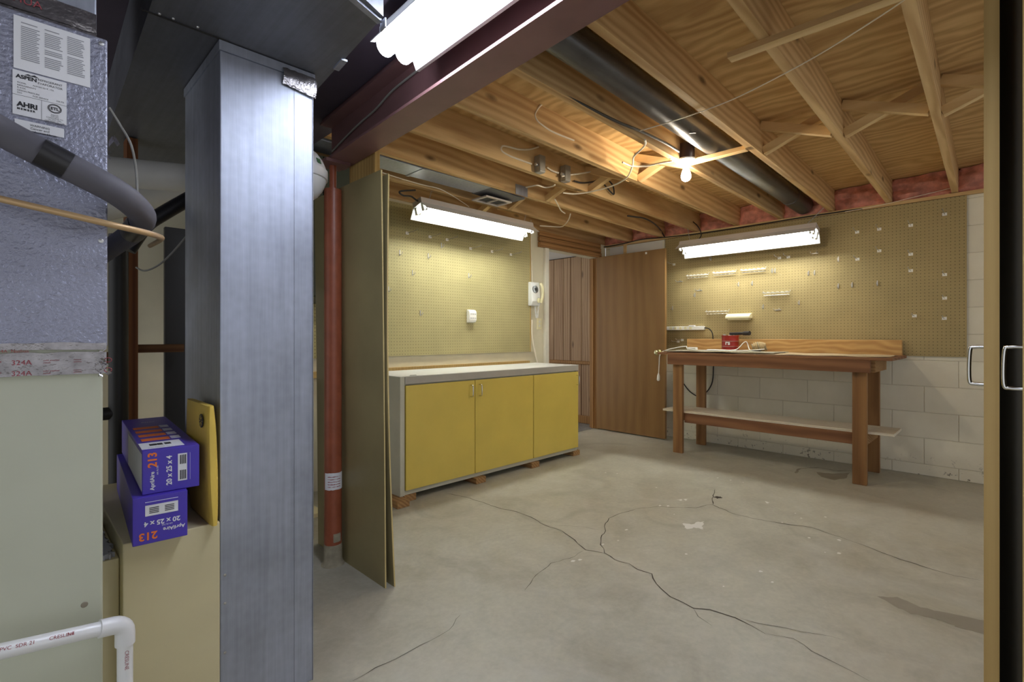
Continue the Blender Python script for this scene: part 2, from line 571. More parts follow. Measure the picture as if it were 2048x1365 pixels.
for u, v in zf(o5, s5, [(460, 272), (475, 350), (510, 352), (537, 388), (295, 502), (228, 518), (1003, 423), (1120, 490), (1188, 553), (1248, 557), (910, 635), (960, 682), (750, 700), (588, 560), (240, 208), (725, 230), (780, 240), (1060, 384), (1085, 405), (1190, 400), (130, 585), (100, 590), (1250, 500), (834, 250), (330, 455), (290, 212)]):
    r = random.uniform(.006, .016)
    c = onZ(u, v, 0)
    mb = MB()
    mb.v = [Vector((c.x + r * math.cos(q) * random.uniform(.6, 1.2), c.y + r * .7 * math.sin(q) * random.uniform(.6, 1.2), .0014)) for q in [i * math.pi / 4 for i in range(8)]]
    mb.f = [list(range(8))]
    mb.build('paint_spot', 'splat', floor)
struct(MB().box(3.4, 5.25, 3.51, 5.6, -.12, .004).build('floor_hall', 'carpet'))

# ================================================================== LEFT WALL (behind the yellow cabinet)
mb = MB().box(-1.2, 3.95, W1, W1 + .1, 0, JB)
mb.box(4.93, W2, W1, W1 + .1, 0, JB).box(3.95, 4.93, W1, W1 + .1, 2.01, JB)
wall_left = struct(mb.build('wall_left', 'cream_wall'))
MB().box(1.279, 3.717, W1 - .02, W1 - .012, .935, 2.154).build('pegboard_panel', 'peg_left', wall_left)
MB().box(3.717, 3.727, W1 - .024, W1, .935, 2.154).build('edge_strip', 'edgewood', wall_left)
MB().box(1.32, 3.70, W1 - .035, W1, .80, .845).build('ledger_strip', 'edgewood', wall_left)
t = struct(MB().box(3.945, 4.005, W1 - .028, W1 + .1, 0, 2.05).build('trim_1', 'trim_white', bevel=.006))
mb = MB().box(4.885, 4.935, W1 - .03, W1 + .1, 0, 2.01)
struct(mb.build('trim_2', 'jamb', bevel=.004))
MB().box(4.86, 4.885, W1 + .03, W1 + .06, 0, 2.0).build('door_stop', 'jamb', bpy.data.objects['trim_2'])
for i in range(3):
    o = MB().box(3.85, 4.93, W1 - .045 + .006 * i, W1 - .004, 2.012 + i * .057, 2.064 + i * .057).build('trim_%d' % (3 + i), 'header', bevel=.004)
    struct(o)

# hall beyond the doorway
hall = struct(MB().box(5.07, 5.2, 3.58, 5.6, 0, 2.4).build('wall_hall', 'groove_dark'))
y = 3.56
wid = [.115, .15, .17, .12, .16, .13, .15, .12, .16, .14, .13, .15, .12]
for i, w in enumerate(wid):
    if y + w > 5.6:
        break
    MB().box(5.052, 5.071, y + .003, y + w - .003, .776, 2.09).build('plank', 'panel', hall, bevel=.004)
    MB().box(5.052, 5.071, y + .003, y + w - .003, .10, .737).build('plank', 'panel', hall, bevel=.004)
    y += w
MB().box(5.035, 5.071, 3.58, 5.6, .737, .776).build('chair_rail', 'jamb', hall, bevel=.008)
MB().box(5.045, 5.071, 3.58, 5.6, .004, .10).build('baseboard', 'jamb', hall, bevel=.006)
struct(MB().box(3.4, 5.2, 3.58, 5.6, 2.10, 2.16).build('ceiling_hall', 'hall_white'))
hl = thing('hall_fill_light', 'added dome light, out of view, brightening the panelled hall beyond the doorway', 'light fixture', (4.15, 4.75, 2.02))  # unseen lamp added to brighten the hall panelling
MB().lathe([(.14, 0), (.14, .02), (.0, .02)], (4.15, 4.75, 2.08), Z3, 24).build('base', 'white_enamel', hl)
MB().lathe([(.0, -.07), (.06, -.06), (.10, -.035), (.125, 0)], (4.15, 4.75, 2.08), Z3, 20).build('dome', 'hall_fill_glow', hl, smooth=True)

# ================================================================== BACK WALL of painted blocks
back = struct(MB().box(W2 + .005, W2 + .2, -2.2, W1, 0, JB - .03).build('wall_back', 'mortar'))
Y0, BL, CH = .299, .4065, .2035
shared = {}
for c in range(-1, 11):
    z0 = .0887 + CH * c if c >= 0 else 0.0
    z1 = .0887 + CH * (c + 1)
    z1 = min(z1, JB - .032)
    off = 0 if c % 2 == 1 else BL / 2
    i = -6
    while True:
        a = Y0 + off + BL * i; b = a + BL
        i += 1
        if b < -2.1:
            continue
        if a > W1 - .03:
            break
        b2 = min(b, W1 - .003)
        key = (round(b2 - a, 3), round(z1 - z0, 3))
        g = .002
        if key in shared:
            o = shared[key].copy(); COL.objects.link(o)
            o.parent = back
            o.location = Vector((W2, a, z0)) - ORG[back.name]
        else:
            me_b = MB().box(0, .03, g, (b2 - a) - g, g, (z1 - z0) - g)
            ORG['tmp'] = Vector((0, 0, 0))
            o = me_b.build('block', 'block_paint', back, bevel=.0022, seg=1)
            org = ORG[back.name]
            for p in o.data.vertices:
                p.co += org
            o.location = Vector((W2, a, z0)) - org
            shared[key] = o
MB().box(W2 - .022, W2 + .18, -2.2, W1, JB - .03, JB - .004).build('sill_plate', 'stripY', back)
MB().box(W2 - .02, W2 - .012, .2515, 2.69, .936, 2.146).build('pegboard_panel', 'peg_back', back)
MB().box(W2 - .012, W2, .27, 2.67, .95, 2.13).build('furring', 'mortar', back)
MB().box(W2 - .024, W2, 2.70, 3.40, 1.99, 2.14).build('upper_panel', 'hall_white', back)
MB().box(W2 - .03, W2, 2.62 + .55, 2.62 + .59, 1.97, 2.15).build('upper_stile', 'stripY', back)
# metal raceway down the pegboard's far edge
rw = thing('wire_raceway', 'narrow white metal wire raceway running down beside the open brown door', 'raceway', (W2 - .02, 2.705, .95))
MB().box(W2 - .03, W2 - .001, 2.695, 2.716, 1.30, 2.13).build('channel', 'trim_white', rw)
MB().box(W2 - .045, W2 - .001, 2.682, 2.728, 1.13, 1.30).build('switch_box', 'ivory_plastic', rw, bevel=.004)
MB().box(W2 - .03, W2 - .001, 2.695, 2.716, .55, 1.13).build('channel', 'trim_white', rw)

# ================================================================== CEILING: subfloor, joists, bridging
ceil = struct(MB().box(-1.6, 5.2, -2.2, 5.6, JT, JT + .03).build('ceiling', 'ply'))
SK = .025
def jy(yw, x):
    return yw - SK * (W2 - x)
JW = [.319 + .4045 * (k - 1) for k in range(-4, 10)]      # joist centre lines at the back wall
JW[-1] = 3.53
for yw in JW:
    x0, x1 = .99, 5.13
    ya, yb = jy(yw, x0), jy(yw, x1)
    d = .019
    MB().prism([(x0, ya - d, JB), (x1, yb - d, JB), (x1, yb + d, JB), (x0, ya + d, JB)], (0, 0, JT - JB - .001)).build('joist', 'joist', ceil)
plain('shade_board', rgb(74, 64, 78), .7, 0, var=.12)  # dark colour standing in for shade in the near joist bays
struct(MB().prism([(-1.6, -2.2, 2.15), (1.027 + .062 * (-2.2 - .73) - .052, -2.2, 2.15), (1.027 + .062 * (2.385 - .73) - .052, 2.385, 2.15), (1.18, 2.39, 2.15), (1.18, W1, 2.15), (-1.6, W1, 2.15)], (0, 0, .015)).build('ceiling_shade_sheet', 'shade_board'))  # added sheet covering the near bays, coloured as their darkness
MB().box(5.135, 5.175, -2.2, W1 + .1, JB - .002, JT - .001).build('rim_joist', 'stripY', ceil)
def strut(i, hi_first, X=3.2):
    a, b = JW[i], JW[i + 1]
    ya, yb = jy(a, X) + .02, jy(b, X) - .02
    za, zb = (JT - .03, JB + .02) if hi_first else (JB + .02, JT - .03)
    dx = .022 if hi_first else -.022
    MB().bar((X + dx, ya, za), (X + dx, yb, zb), .042, .046).build('bridging_strut', 'stripY', ceil)
for i in range(3, 13):
    if i == 7:      # flat strut below the round duct
        MB().bar((3.02, jy(JW[7], 3.02) + .02, JB + .004), (3.02, jy(JW[8], 3.02) - .02, JB + .004), .045, .024).build('bridging_strut', 'stripY', ceil)
        continue
    strut(i, True, 3.2 - .03 * (i - 5)); strut(i, False, 3.2 - .03 * (i - 5))
p = onZ(1468, 112, JB - .012)
MB().bar((p.x, .775, JB - .0115), (p.x + .03, -.35, JB - .0115), .045, .022).build('nailing_strip', 'stripY', ceil)

# pink insulation between joist ends
for i in range(3, 13):
    a, b = JW[i] + .0205, JW[i + 1] - .0185
    mb = MB(); nu, nv = 14, 8
    rnd = random.Random(i)
    ph = [rnd.uniform(0, 6) for _ in range(6)]
    for r in range(nv + 1):
        for c in range(nu + 1):
            s, q = c / nu, r / nv
            bul = math.sin(math.pi * s) ** .4 * math.sin(math.pi * (.08 + .84 * q)) ** .5
            x = W2 + .035 - .04 * bul + .012 * math.sin(9 * s + ph[0] + 5 * q) + .010 * math.sin(13 * q + ph[1] - 4 * s) + rnd.uniform(-.006, .006)
            mb.v.append(Vector((x, a + (b - a) * s, JB + .002 + (JT - JB - .006) * q)))
    for r in range(nv):
        for c in range(nu):
            k0 = r * (nu + 1) + c
            mb.f.append([k0, k0 + 1, k0 + nu + 2, k0 + nu + 1])
    n0 = len(mb.v)
    mb.v += [Vector((W2 + .06, a, JB + .002)), Vector((W2 + .06, b, JB + .002)), Vector((W2 + .06, b, JT - .004)), Vector((W2 + .06, a, JT - .004))]
    mb.f.append([n0, n0 + 1, n0 + 2, n0 + 3])
    mb.f.append([0, nu, n0 + 1, n0]); mb.f.append([nv * (nu + 1), nv * (nu + 1) + nu, n0 + 2, n0 + 3])
    o = mb.build('insulation_batt', 'pink_wool', smooth=True)
    ordn = ['', 'first', 'second', 'third', 'fourth', 'fifth'][abs(i - 7)]
    lab = 'pink insulation batt packed around the end of the round duct' if i == 7 else 'pink insulation batt, %s bay from the round duct towards the %s' % (ordn, 'tall doors' if i < 7 else 'brown door')
    tag(o, lab, 'insulation', 'insulation batts along the back wall')

# ================================================================== STEEL BEAM AND COLUMN
def bx(y):
    return 1.027 + .062 * (y - .73)
ya, yb = -2.0, 2.385
bw, zb0, zb1 = .062, 1.93, 2.132
steel = thing('steel_beam', 'red-brown painted steel I-beam carrying the floor joists', 'beam', (bx(yb), yb, zb0))
mb = MB()
for (w, z0, z1) in ((bw, zb0, zb0 + .011), (.0045, zb0 + .011, zb1 - .011), (bw, zb1 - .011, zb1)):
    mb.prism([(bx(ya) - w, ya, z0), (bx(ya) + w, ya, z0), (bx(yb) + w, yb, z0), (bx(yb) - w, yb, z0)], (0, 0, z1 - z0))
mb.build('i_section', 'beam_paint', steel)
MB().prism([(bx(ya) - .05, ya, zb1), (bx(ya) + .05, ya, zb1), (bx(yb) + .05, yb, zb1), (bx(yb) - .05, yb, zb1)], (0, 0, JB - zb1)).build('nailer', 'beam_paint', steel)
cx, cy = 1.101, 2.320
colm = thing('steel_column', 'red-brown round steel column standing in front of the leaning hardboard sheets', 'column', (cx, cy, 0))
MB().cyl((cx, cy, 0), (cx, cy, 1.80), .0405, 28).build('shaft', 'column_paint', colm, smooth=True)
MB().cyl((cx, cy, 1.80), (cx, cy, 1.915), .0165, 18).build('jack_screw', 'column_paint', colm, smooth=True)
MB().box(cx - .06, cx + .06, cy - .06, cy + .06, 1.915, 1.93).build('cap_plate', 'beam_paint', colm)
MB().lathe([(.055, 0), (.047, .012), (.0425, .03), (.0425, .085), (.041, .10)], (cx, cy, 0)).build('mortar_collar', 'cement', colm, smooth=True)
def wrap_patch(z0, z1, a0, a1, r, m, name):
    mb = MB(); n = 12
    for i in range(n + 1):
        a = a0 + (a1 - a0) * i / n
        for z in (z0, z1):
            mb.v.append(Vector((cx + r * math.cos(a), cy + r * math.sin(a), z + random.uniform(-.001, .001))))
    for i in range(n):
        mb.f.append([2 * i, 2 * i + 2, 2 * i + 3, 2 * i + 1])
    return mb.build(name, m, colm, smooth=True)
aa = math.atan2(-cy, -cx)
wrap_patch(.365, .445, aa - 1.05, aa + 1.5, .0412, 'print_white', 'sticker')
for i in range(5):
    wrap_patch(.378 + .012 * i, .3805 + .012 * i, aa - .6, aa + .9, .0415, 'print_red', 'sticker_print')
wrap_patch(.115, .155, aa + .05, aa + 1.0, .0412, 'cement', 'paint_scrape')

# two hardboard sheets leaning upright
def sheet(name, label, xs_bot, xs_top, bow, y0, y1, ztop, thk=.0065):
    mb = MB(); n = 10
    prof = []
    for i in range(n + 1):
        q = i / n
        x = xs_bot + (xs_top - xs_bot) * q + bow * math.sin(math.pi * q)
        prof.append((x, ztop * q))
    poly = [Vector((x, y0, z)) for x, z in prof] + [Vector((x + thk, y0, z)) for x, z in reversed(prof)]
    m2 = len(poly)
    vs = poly + [p + Vector((0, y1 - y0, 0)) for p in poly]
    mb.v = vs
    for i in range(n):
        mb.f.append([i, i + 1, m2 - 2 - i, m2 - 1 - i])
        mb.f.append([m2 + i, m2 + i + 1, 2 * m2 - 2 - i, 2 * m2 - 1 - i])
    mb.f += [[i, (i + 1) % m2, (i + 1) % m2 + m2, i + m2] for i in range(m2)]
    th = thing(name, label, 'panel', (xs_bot, y0, 0))
    o = mb.build('board', 'hardboard', th)
    e = MB()
    for i in range(n):
        a, b = prof[i], prof[i + 1]
        e.add([(a[0], y0 - .0012, a[1]), (a[0] + thk, y0 - .0012, a[1]), (b[0] + thk, y0 - .0012, b[1]), (b[0], y0 - .0012, b[1])], [(0, 1, 2, 3)])
    e.build('raw_edge', 'hardboard_edge', th)
sheet('hardboard_sheet', 'tall olive-brown hardboard sheet standing on edge right behind the red column', 1.152, 1.132, .002, 1.932, 2.60, 1.815)
sheet('hardboard_sheet', 'bowed olive-brown hardboard sheet, the one nearest the yellow cabinet', 1.188, 1.158, -.018, 1.917, 2.60, 1.80)
lum = MB().box(1.185, 1.212, 2.075, 2.32, 1.818, 2.128).build('lumber_block', 'lumber', bevel=.003)
tag(lum, 'pale wooden block wedged between beam and hardboard sheets', 'block')

# ================================================================== YELLOW CABINET
cX0, cX1, cYf, cYb = 1.797, 3.679, 2.826, 3.353
cab = thing('base_cabinet', 'long base cabinet with three yellow doors raised on wood blocks', 'cabinet', ((cX0 + cX1) / 2, (cYf + cYb) / 2, .045))
mb = MB()
mb.box(cX0, cX0 + .035, cYf, cYb, .045, .826)
mb.box(cX1 - .02, cX1, cYf + .012, cYb, .045, .776)
mb.box(cX0 + .035, cX1 - .02, cYf + .012, cYb, .045, .075)
mb.box(cX0 + .035, cX1 - .02, cYb - .01, cYb, .075, .776)
mb.box(cX0 + .035, cX1 - .02, cYf + .02, cYb - .01, .756, .776)
mb.box(3.055, 3.085, cYf + .02, cYb - .01, .075, .756)
mb.build('body', 'carcass', cab, bevel=.002)
for x0, x1, hx in ((1.838, 2.432, 2.390), (2.437, 3.070, 2.475), (3.077, 3.677, 3.652)):
    d = MB().box(x0, x1, cYf - .006, cYf + .011, .078, .768).build('door', 'yellow_door', cab, bevel=.002)
    MB().tube(bez([(hx, cYf - .006, .735), (hx, cYf - .03, .733), (hx, cYf - .036, .722), (hx, cYf - .036, .665), (hx, cYf - .03, .652), (hx, cYf - .006, .650)], 4), .0042, 8).build('handle', 'chrome', d, smooth=True)
ct = MB().box(cX0 + .036, cX1 + .004, cYf - .004, cYb + .004, .777, .826)
o = ct.build('countertop', 'laminate_edge', bevel=.002)
tag(o, 'grey-edged white laminate countertop on the yellow cabinet', 'countertop')
MB().box(cX0 + .001, cX1 + .004, cYf - .004, cYb + .004, .8265, .829).build('laminate_sheet', 'laminate', o)
MB().box(1.90, 1.945, 2.858, 2.872, .829, .8325).build('hinge_scrap', 'steel_box', o)
for i, (x, y0, y1) in enumerate(((1.73, 2.75, 3.2), (1.83, 2.83, 3.1), (2.43, 2.80, 3.2), (3.04, 2.81, 3.2), (3.62, 2.83, 3.2))):
    w = .095 if i != 0 else .09
    o = MB().box(x, x + w if i else 1.82, y0, y1, 0, .0445).build('wood_block', 'block', bevel=.003)
    tag(o, ['thick scrap of lumber sticking out past the end of the yellow cabinet nearest the hardboard', 'wood block under the cabinet end nearest the hardboard sheets', 'wood block under the seam between the first two yellow doors', 'wood block under the seam beside the last yellow door', 'wood block under the cabinet end nearest the doorway'][i], 'block', 'blocks under the yellow cabinet')

# ================================================================== BROWN DOOR
hx, hy = 4.865, 3.462
ex, ey = onZ(1330, 879, .012).xy
dd = Vector((ex - hx, ey - hy, 0)); dl = dd.length; dd.normalize()
dn = Vector((-dd.y, dd.x, 0))      # towards the back wall
if dn.x < 0:
    dn = -dn
door = MB().obox(Vector((hx, hy, 0)) + dd * dl / 2 + dn * .0175 + Z3 * (.012 + 1.0), dd * dl / 2, dn * .0175, Z3 * 1.0).build('door_1', 'doorwood', bevel=.002)
struct(door)
kp = Vector((hx, hy, .918)) + dd * (dl - .065)
for s, base in ((-1, 0), (1, .035)):
    a = kp + dn * (base)
    MB().lathe([(.031, 0), (.030, .005), (.012, .009), (.011, .03), (.022, .038), (.028, .05), (.026, .062), (.015, .068), (.0, .069)], a, dn * s, 24).build('knob', 'brass', door, smooth=True)
MB().obox(Vector((hx, hy, 1.985)) + dd * dl * .75 - dn * .006, dd * .008, dn * .006, Z3 * .01).build('ball_catch', 'white_plastic', door)

# ================================================================== WORKBENCH
bt = .940
bench = thing('workbench', 'brown wooden workbench with plank shelf against the block wall', 'workbench', (4.7, 1.5, 0))
for x0, x1 in ((4.415, 4.455), (4.90, 4.94)):
    for yc in (2.228, .806):
        MB().box(x0, x1, yc - .045, yc + .045, 0, bt - .022).build('leg', 'bench', bench, bevel=.003)
MB().box(4.38, 5.035, .605, 2.415, bt - .022, bt).build('top', 'benchY', bench, bevel=.003)
MB().box(4.376, 4.414, .735, 2.31, bt - .112, bt - .022).build('apron', 'benchY', bench, bevel=.003)
for y0 in (.715, 2.29):
    MB().box(4.456, 4.90, y0, y0 + .038, bt - .112, bt - .022).build('side_rail', 'block', bench, bevel=.003)
    MB().box(4.456, 4.90, y0 + (.055 if y0 < 1 else -.055), y0 + (.093 if y0 < 1 else -.017), .285, .373).build('side_stretcher', 'block', bench, bevel=.003)
MB().box(4.457, 4.495, .855, 2.18, .285, .373).build('stretcher', 'benchY', bench, bevel=.003)
MB().box(4.457, 4.78, .605, 2.40, .374, .394).build('shelf', 'shelf', bench, bevel=.003)
MB().box(4.99, 5.03, .63, 2.413, bt, 1.062).build('backboard', 'splash', bench, bevel=.003)

def wavy(x0, x1, y0, y1, z, amp, thk, name, m, seed, ang=0):
    mb = MB(); n, q = 16, 10
    rnd = random.Random(seed)
    c = Vector(((x0 + x1) / 2, (y0 + y1) / 2, 0))
    R = Matrix.Rotation(ang, 3, 'Z')
    for lay in (0, thk):
        for i in range(n + 1):
            for j in range(q + 1):
                ed = (i in (0, n)) or (j in (0, q))
                p = Vector((x0 + (x1 - x0) * j / q + (rnd.uniform(-.008, .008) if ed and lay == 0 else 0), y0 + (y1 - y0) * i / n + (rnd.uniform(-.008, .008) if ed and lay == 0 else 0), z + lay + amp * (.5 + .5 * math.sin(i * 1.3 + j * .9 + seed))))
                if lay:
                    b = mb.v[i * (q + 1) + j]
                    p = Vector((b.x, b.y, b.z + thk)); mb.v.append(p)
                else:
                    p = R @ (p - c) + c
                    mb.v.append(p)
    N = (n + 1) * (q + 1)
    for i in range(n):
        for j in range(q):
            a = i * (q + 1) + j
            mb.f.append([a, a + 1, a + q + 2, a + q + 1]); mb.f.append([a + N, a + 1 + N, a + q + 2 + N, a + q + 1 + N])
    rim = [i * (q + 1) for i in range(n + 1)] + [n * (q + 1) + j for j in range(1, q + 1)] + [i * (q + 1) + q for i in range(n - 1, -1, -1)] + [j for j in range(q - 1, 0, -1)]
    for a, b in zip(rim, rim[1:] + rim[:1]):
        mb.f.append([a, b, b + N, a + N])
    return mb.build(name, m, smooth=True)
o = wavy(4.40, 4.94, .64, 1.68, bt + .001, .004, .0015, 'kraft_paper', 'kraft', 2)
tag(o, 'wrinkled kraft paper sheet covering the clear end of the workbench', 'paper')
o = wavy(4.41, 4.82, 1.40, 2.36, bt + .0075, .004, .005, 'work_mat', 'rag', 5, .03)
tag(o, 'grey-brown folded work mat lying under the cords on the workbench', 'mat')

# coffee can
cp = Vector((4.895, 1.93, bt + .0005))
can = thing('coffee_can', 'red metal coffee can full of odds and ends on the workbench', 'can', cp)
mb = MB().lathe([(.076, 0), (.0785, .004), (.0785, .012), (.0765, .016), (.0765, .05), (.0775, .053), (.0765, .056), (.0765, .10), (.0775, .103), (.0765, .106), (.0765, .145), (.079, .15), (.079, .158), (.074, .158), (.074, .12), (.0, .12)], cp, Z3, 32)
mb.build('body', 'can_red', can, smooth=True)
for z in (.053, .103, .151):
    MB().lathe([(.0782, z - .0015), (.0788, z), (.0782, z + .0015)], cp, Z3, 32).build('rim_band', 'zinc', can, smooth=True)
view = (Vector((0, 0, 0)) - Vector((cp.x, cp.y, 0))).normalized()
side = Vector((view.y, -view.x, 0))
if side.dot(Vector((1, -1, 0))) < 0:
    side = -side
lp = cp + view * .079 - side * .045 + Z3 * .07
lo = text('rs', .055, lp, side, Z3, 'print_white', can, bold=.002)
for i in range(9):
    a = random.uniform(0, 6.28); r = random.uniform(.01, .06)
    MB().bar(cp + Vector((r * math.cos(a), r * math.sin(a), .12)), cp + Vector((r * math.cos(a) * 1.1, r * math.sin(a) * 1.1, .155 + random.uniform(0, .018))), .012, .006, X3).build('loose_part', 'zinc' if i % 2 else 'white_plastic', can)
fl = thing('flashlight', 'black flashlight lying across the top of the red can', 'flashlight', cp + Z3 * .159)
a, b = cp + Vector((.02, .01, .1735)), cp + Vector((-.03, -.19, .1795))
dv = (b - a)
MB().tube([a, a + dv * .65], .013, 16).build('barrel', 'black_tape', fl, smooth=True)
MB().tube([a + dv * .65, a + dv * .72, b], [.014, .019, .0205], 18).build('head', 'wire_black', fl, smooth=True)
# twine ball
tp = Vector((4.86, 1.655, bt + .052))
tw = thing('twine_ball', 'ball of tan twine beside the red coffee can', 'twine', tp - Z3 * .05)
MB().lathe([(.0, -.06), (.03, -.056), (.043, -.03), (.046, 0), (.043, .03), (.03, .056), (.0, .06)], tp, Vector((.25, -1, .1)), 20).build('core', 'twine', tw, smooth=True)
axv = Vector((.25, -1, .1)).normalized(); uu = axv.cross(Z3).normalized(); vv = axv.cross(uu)
for i in range(7):
    h = -.048 + .016 * i
    r = .0475 * math.sqrt(max(.15, 1 - (h / .066) ** 2))
    MB().tube([tp + axv * (h + .012 * math.sin(q)) + (uu * math.cos(q) + vv * math.sin(q)) * r for q in [j * 2 * math.pi / 20 for j in range(21)]], .0035, 5).build('strand', 'twine' if i % 3 else 'rag', tw, smooth=True)
# cords on the bench
zt = bt + .021
def cord(name, label, pts, r, m, cat='cord', n=7, group=None, sm=6):
    o = MB().tube(bez(pts, sm), r * (1.25 if m == 'wire_white' else 1), n).build(name, m, smooth=True)
    return tag(o, label, cat, group)
ext = thing('extension_cord', 'white extension cord with outlet block draped over the door end of the workbench', 'cord', (4.5, 2.2, zt))
MB().tube(bez([(4.83, 1.60, zt + .012), (4.72, 1.74, zt), (4.62, 1.95, zt), (4.55, 2.10, zt), (4.60, 2.22, zt + .012), (4.66, 2.26, zt + .03), (4.60, 2.32, zt + .02), (4.50, 2.40, zt - .01), (4.47, 2.436, bt - .03), (4.47, 2.445, bt - .12), (4.472, 2.452, bt - .22)]), .0042, 8).build('cable', 'white_plastic', ext, smooth=True)
MB().box(4.665, 4.72, 2.17, 2.255, bt + .018, bt + .044).build('outlet_block', 'white_plastic', ext, bevel=.006)
MB().tube([(4.472, 2.452, bt - .21), (4.473, 2.454, bt - .235), (4.474, 2.456, bt - .275), (4.474, 2.456, bt - .285)], [.006, .013, .015, .008], 10).build('plug', 'white_plastic', ext, smooth=True)
cord('looped_wire', 'loop of white cord standing up between can and twine ball', [(4.80, 1.98, bt + .02), (4.82, 1.85, bt + .025), (4.85, 1.79, bt + .09), (4.86, 1.765, bt + .095), (4.84, 1.735, bt + .03), (4.80, 1.70, bt + .022), (4.74, 1.72, bt + .022)], .0042, 'white_plastic')
o = MB().box(4.86, 4.90, 1.985, 2.15, bt + .002, bt + .022).build('paper_roll', 'print_white', bevel=.008)
tag(o, 'flat white strip lying behind the cords next to the red can', 'strip')
o = MB().bar((4.80, 1.62, bt + .018), (4.82, 1.73, bt + .018), .016, .008).build('pocket_knife', 'wire_black', bevel=.003)
tag(o, 'small black tool lying on the mat in front of the twine ball', 'tool')

# power strip on the back wall
px = W2 - .02
p0, p1 = onX(1337, 657, px), onX(1411, 657, px)
ps = thing('power_strip', 'long white power strip hooked on the pegboard above the bench', 'power strip', (px - .02, (p0.y + p1.y) / 2, p0.z))
MB().box(px - .045, px - .004, p1.y, p0.y, p0.z - .022, p0.z + .018).build('housing', 'white_plastic', ps, bevel=.005)
MB().box(px - .048, px - .01, p1.y + .10, p1.y + .16, p0.z + .016, p0.z + .028).build('switch', 'print_white', ps, bevel=.003)
for i in range(5):
    yy = p0.y - .05 - i * .055
    MB().box(px - .047, px - .045, yy - .014, yy + .014, p0.z - .014, p0.z + .012).build('socket', 'ivory_plastic', ps)
MB().tube(bez([(px - .025, p1.y, p0.z), (px - .03, p1.y - .05, p0.z - .01), (px - .03, p1.y - .085, p0.z - .06), (px - .03, p1.y - .09, p0.z - .16), (px - .026, p1.y - .088, p0.z - .24), (px - .012, p1.y - .09, .93), (W2 - .012, p1.y - .08, .8), (W2 - .012, p1.y - .06, .6), (W2 - .012, p1.y + .05, .47), (W2 - .012, p1.y + .16, .50), (W2 - .012, p1.y + .25, .60), (W2 - .012, p1.y + .30, .70)]), .0055, 8).build('cable', 'wire_black', ps, smooth=True)

# cream tray on pegboard
a, b = onX(1457, 632, px), onX(1505, 632, px)
tr = thing('tray_holder', 'cream plastic tray holder clipped to the pegboard above the red can', 'holder', (px - .04, (a.y + b.y) / 2, a.z - .03))
MB().prism([(px, a.y, a.z + .02), (px - .05, a.y, a.z + .012), (px - .085, a.y, a.z - .012), (px - .085, a.y, a.z - .03), (px, a.y, a.z - .03)], (0, b.y - a.y, 0)).build('tray', 'ivory_plastic', tr, bevel=.003)
MB().box(px - .06, px, b.y + .015, a.y - .015, a.z - .045, a.z - .03).build('underside', 'ivory_plastic', tr)

# ================================================================== PEGBOARD HOOKS
def hook_protos():
    out = {}
    # each built facing -Y (wall plane y=0 behind), x right, z up
    def root(name, mb, m):
        ORG['zero'] = Vector((0, 0, 0))
        me = mb.build(name, m, None, smooth=True)
        loc = me.location.copy()
        for p in me.data.vertices:
            p.co += loc
        me.location = (0, 0, 0)
        ORG[me.name] = Vector((0, 0, 0))
        return me
    a = root('long_peg_hook', MB().box(-.014, .014, -.004, 0, -.011, .011), 'white_plastic')
    MB().tube(bez([(0, -.003, 0), (0, -.06, .002), (0, -.135, .006), (0, -.148, .018)], 4), .0022, 6).build('rod', 'steel_box', a, smooth=True)
    out['long'] = a
    b = root('short_peg_hook', MB().box(-.0035, .0035, -.005, 0, -.022, .022), 'zinc')
    MB().tube(bez([(0, -.004, -.014), (0, -.02, -.017), (0, -.033, -.01), (0, -.038, .006)], 4), .0025, 6).build('prong', 'zinc', b, smooth=True)
    out['short'] = b
    c = root('double_peg_hook', MB().box(-.026, .026, -.005, 0, -.004, .004), 'zinc')
    for s in (-1, 1):
        MB().tube(bez([(s * .024, -.004, 0), (s * .024, -.04, -.002), (s * .024, -.06, .012)], 4), .0025, 6).build('prong', 'zinc', c, smooth=True)
    out['double'] = c
    d = root('tool_rack', MB().tube([(-.105, -.003, .014), (-.105, -.012, .012), (-.103, -.014, -.002), (.103, -.014, -.002), (.105, -.012, .012), (.105, -.003, .016)], .0028, 6), 'zinc')
    MB().tube([(-.1, -.016, -.022), (.1, -.016, -.022)], .0022, 6).build('lower_bar', 'zinc', d, smooth=True)
    for i in range(6):
        x = -.09 + .036 * i
        MB().tube(bez([(x - .01, -.014, -.002), (x - .01, -.05, .0), (x, -.058, .002), (x + .01, -.05, 0), (x + .01, -.014, -.002)], 3), .0022, 5).build('loop', 'white_plastic', d, smooth=True)
        MB().tube([(x, -.016, -.022), (x, -.045, -.022)], .0022, 5).build('prong', 'white_plastic', d, smooth=True)
    out['rack'] = d
    return out
PR = hook_protos()
used = set()
def place(kind, pos, rz, label, group, scale=1.0):
    if kind in used:
        o = copy_tree(PR[kind])
    else:
        used.add(kind); o = PR[kind]
    o.location = pos; o.rotation_euler = (0, 0, rz)
    o.scale = (scale, scale, scale)
    tag(o, label, 'tool rack' if kind == 'rack' else 'hook', group)
    return o
yl = W1 - .02
z7 = lambda x, y: (600 + x / 3.175, 380 + y / 3.175)
for i, (x, y) in enumerate(((680, 275), (825, 299), (933, 317), (1082, 373), (1218, 392), (1338, 411))):
    place('long', onY(*z7(x, y), yl), 0, '%s long peg hook from the hardboard sheets, over the yellow cabinet' % ['first', 'second', 'third', 'fourth', 'fifth', 'sixth'][i], 'long hooks over the yellow cabinet')
for x, y in ((632, 400), (813, 420), (713, 527), (560, 632), (763, 783), (897, 353), (1070, 545)):
    place('short', onY(*z7(x, y), yl), 0, 'short upturned peg hook on the pegboard over the yellow cabinet', 'short hooks over the yellow cabinet')
z8 = lambda x, y: (1300 + x / 3.012, 380 + y / 3.012)
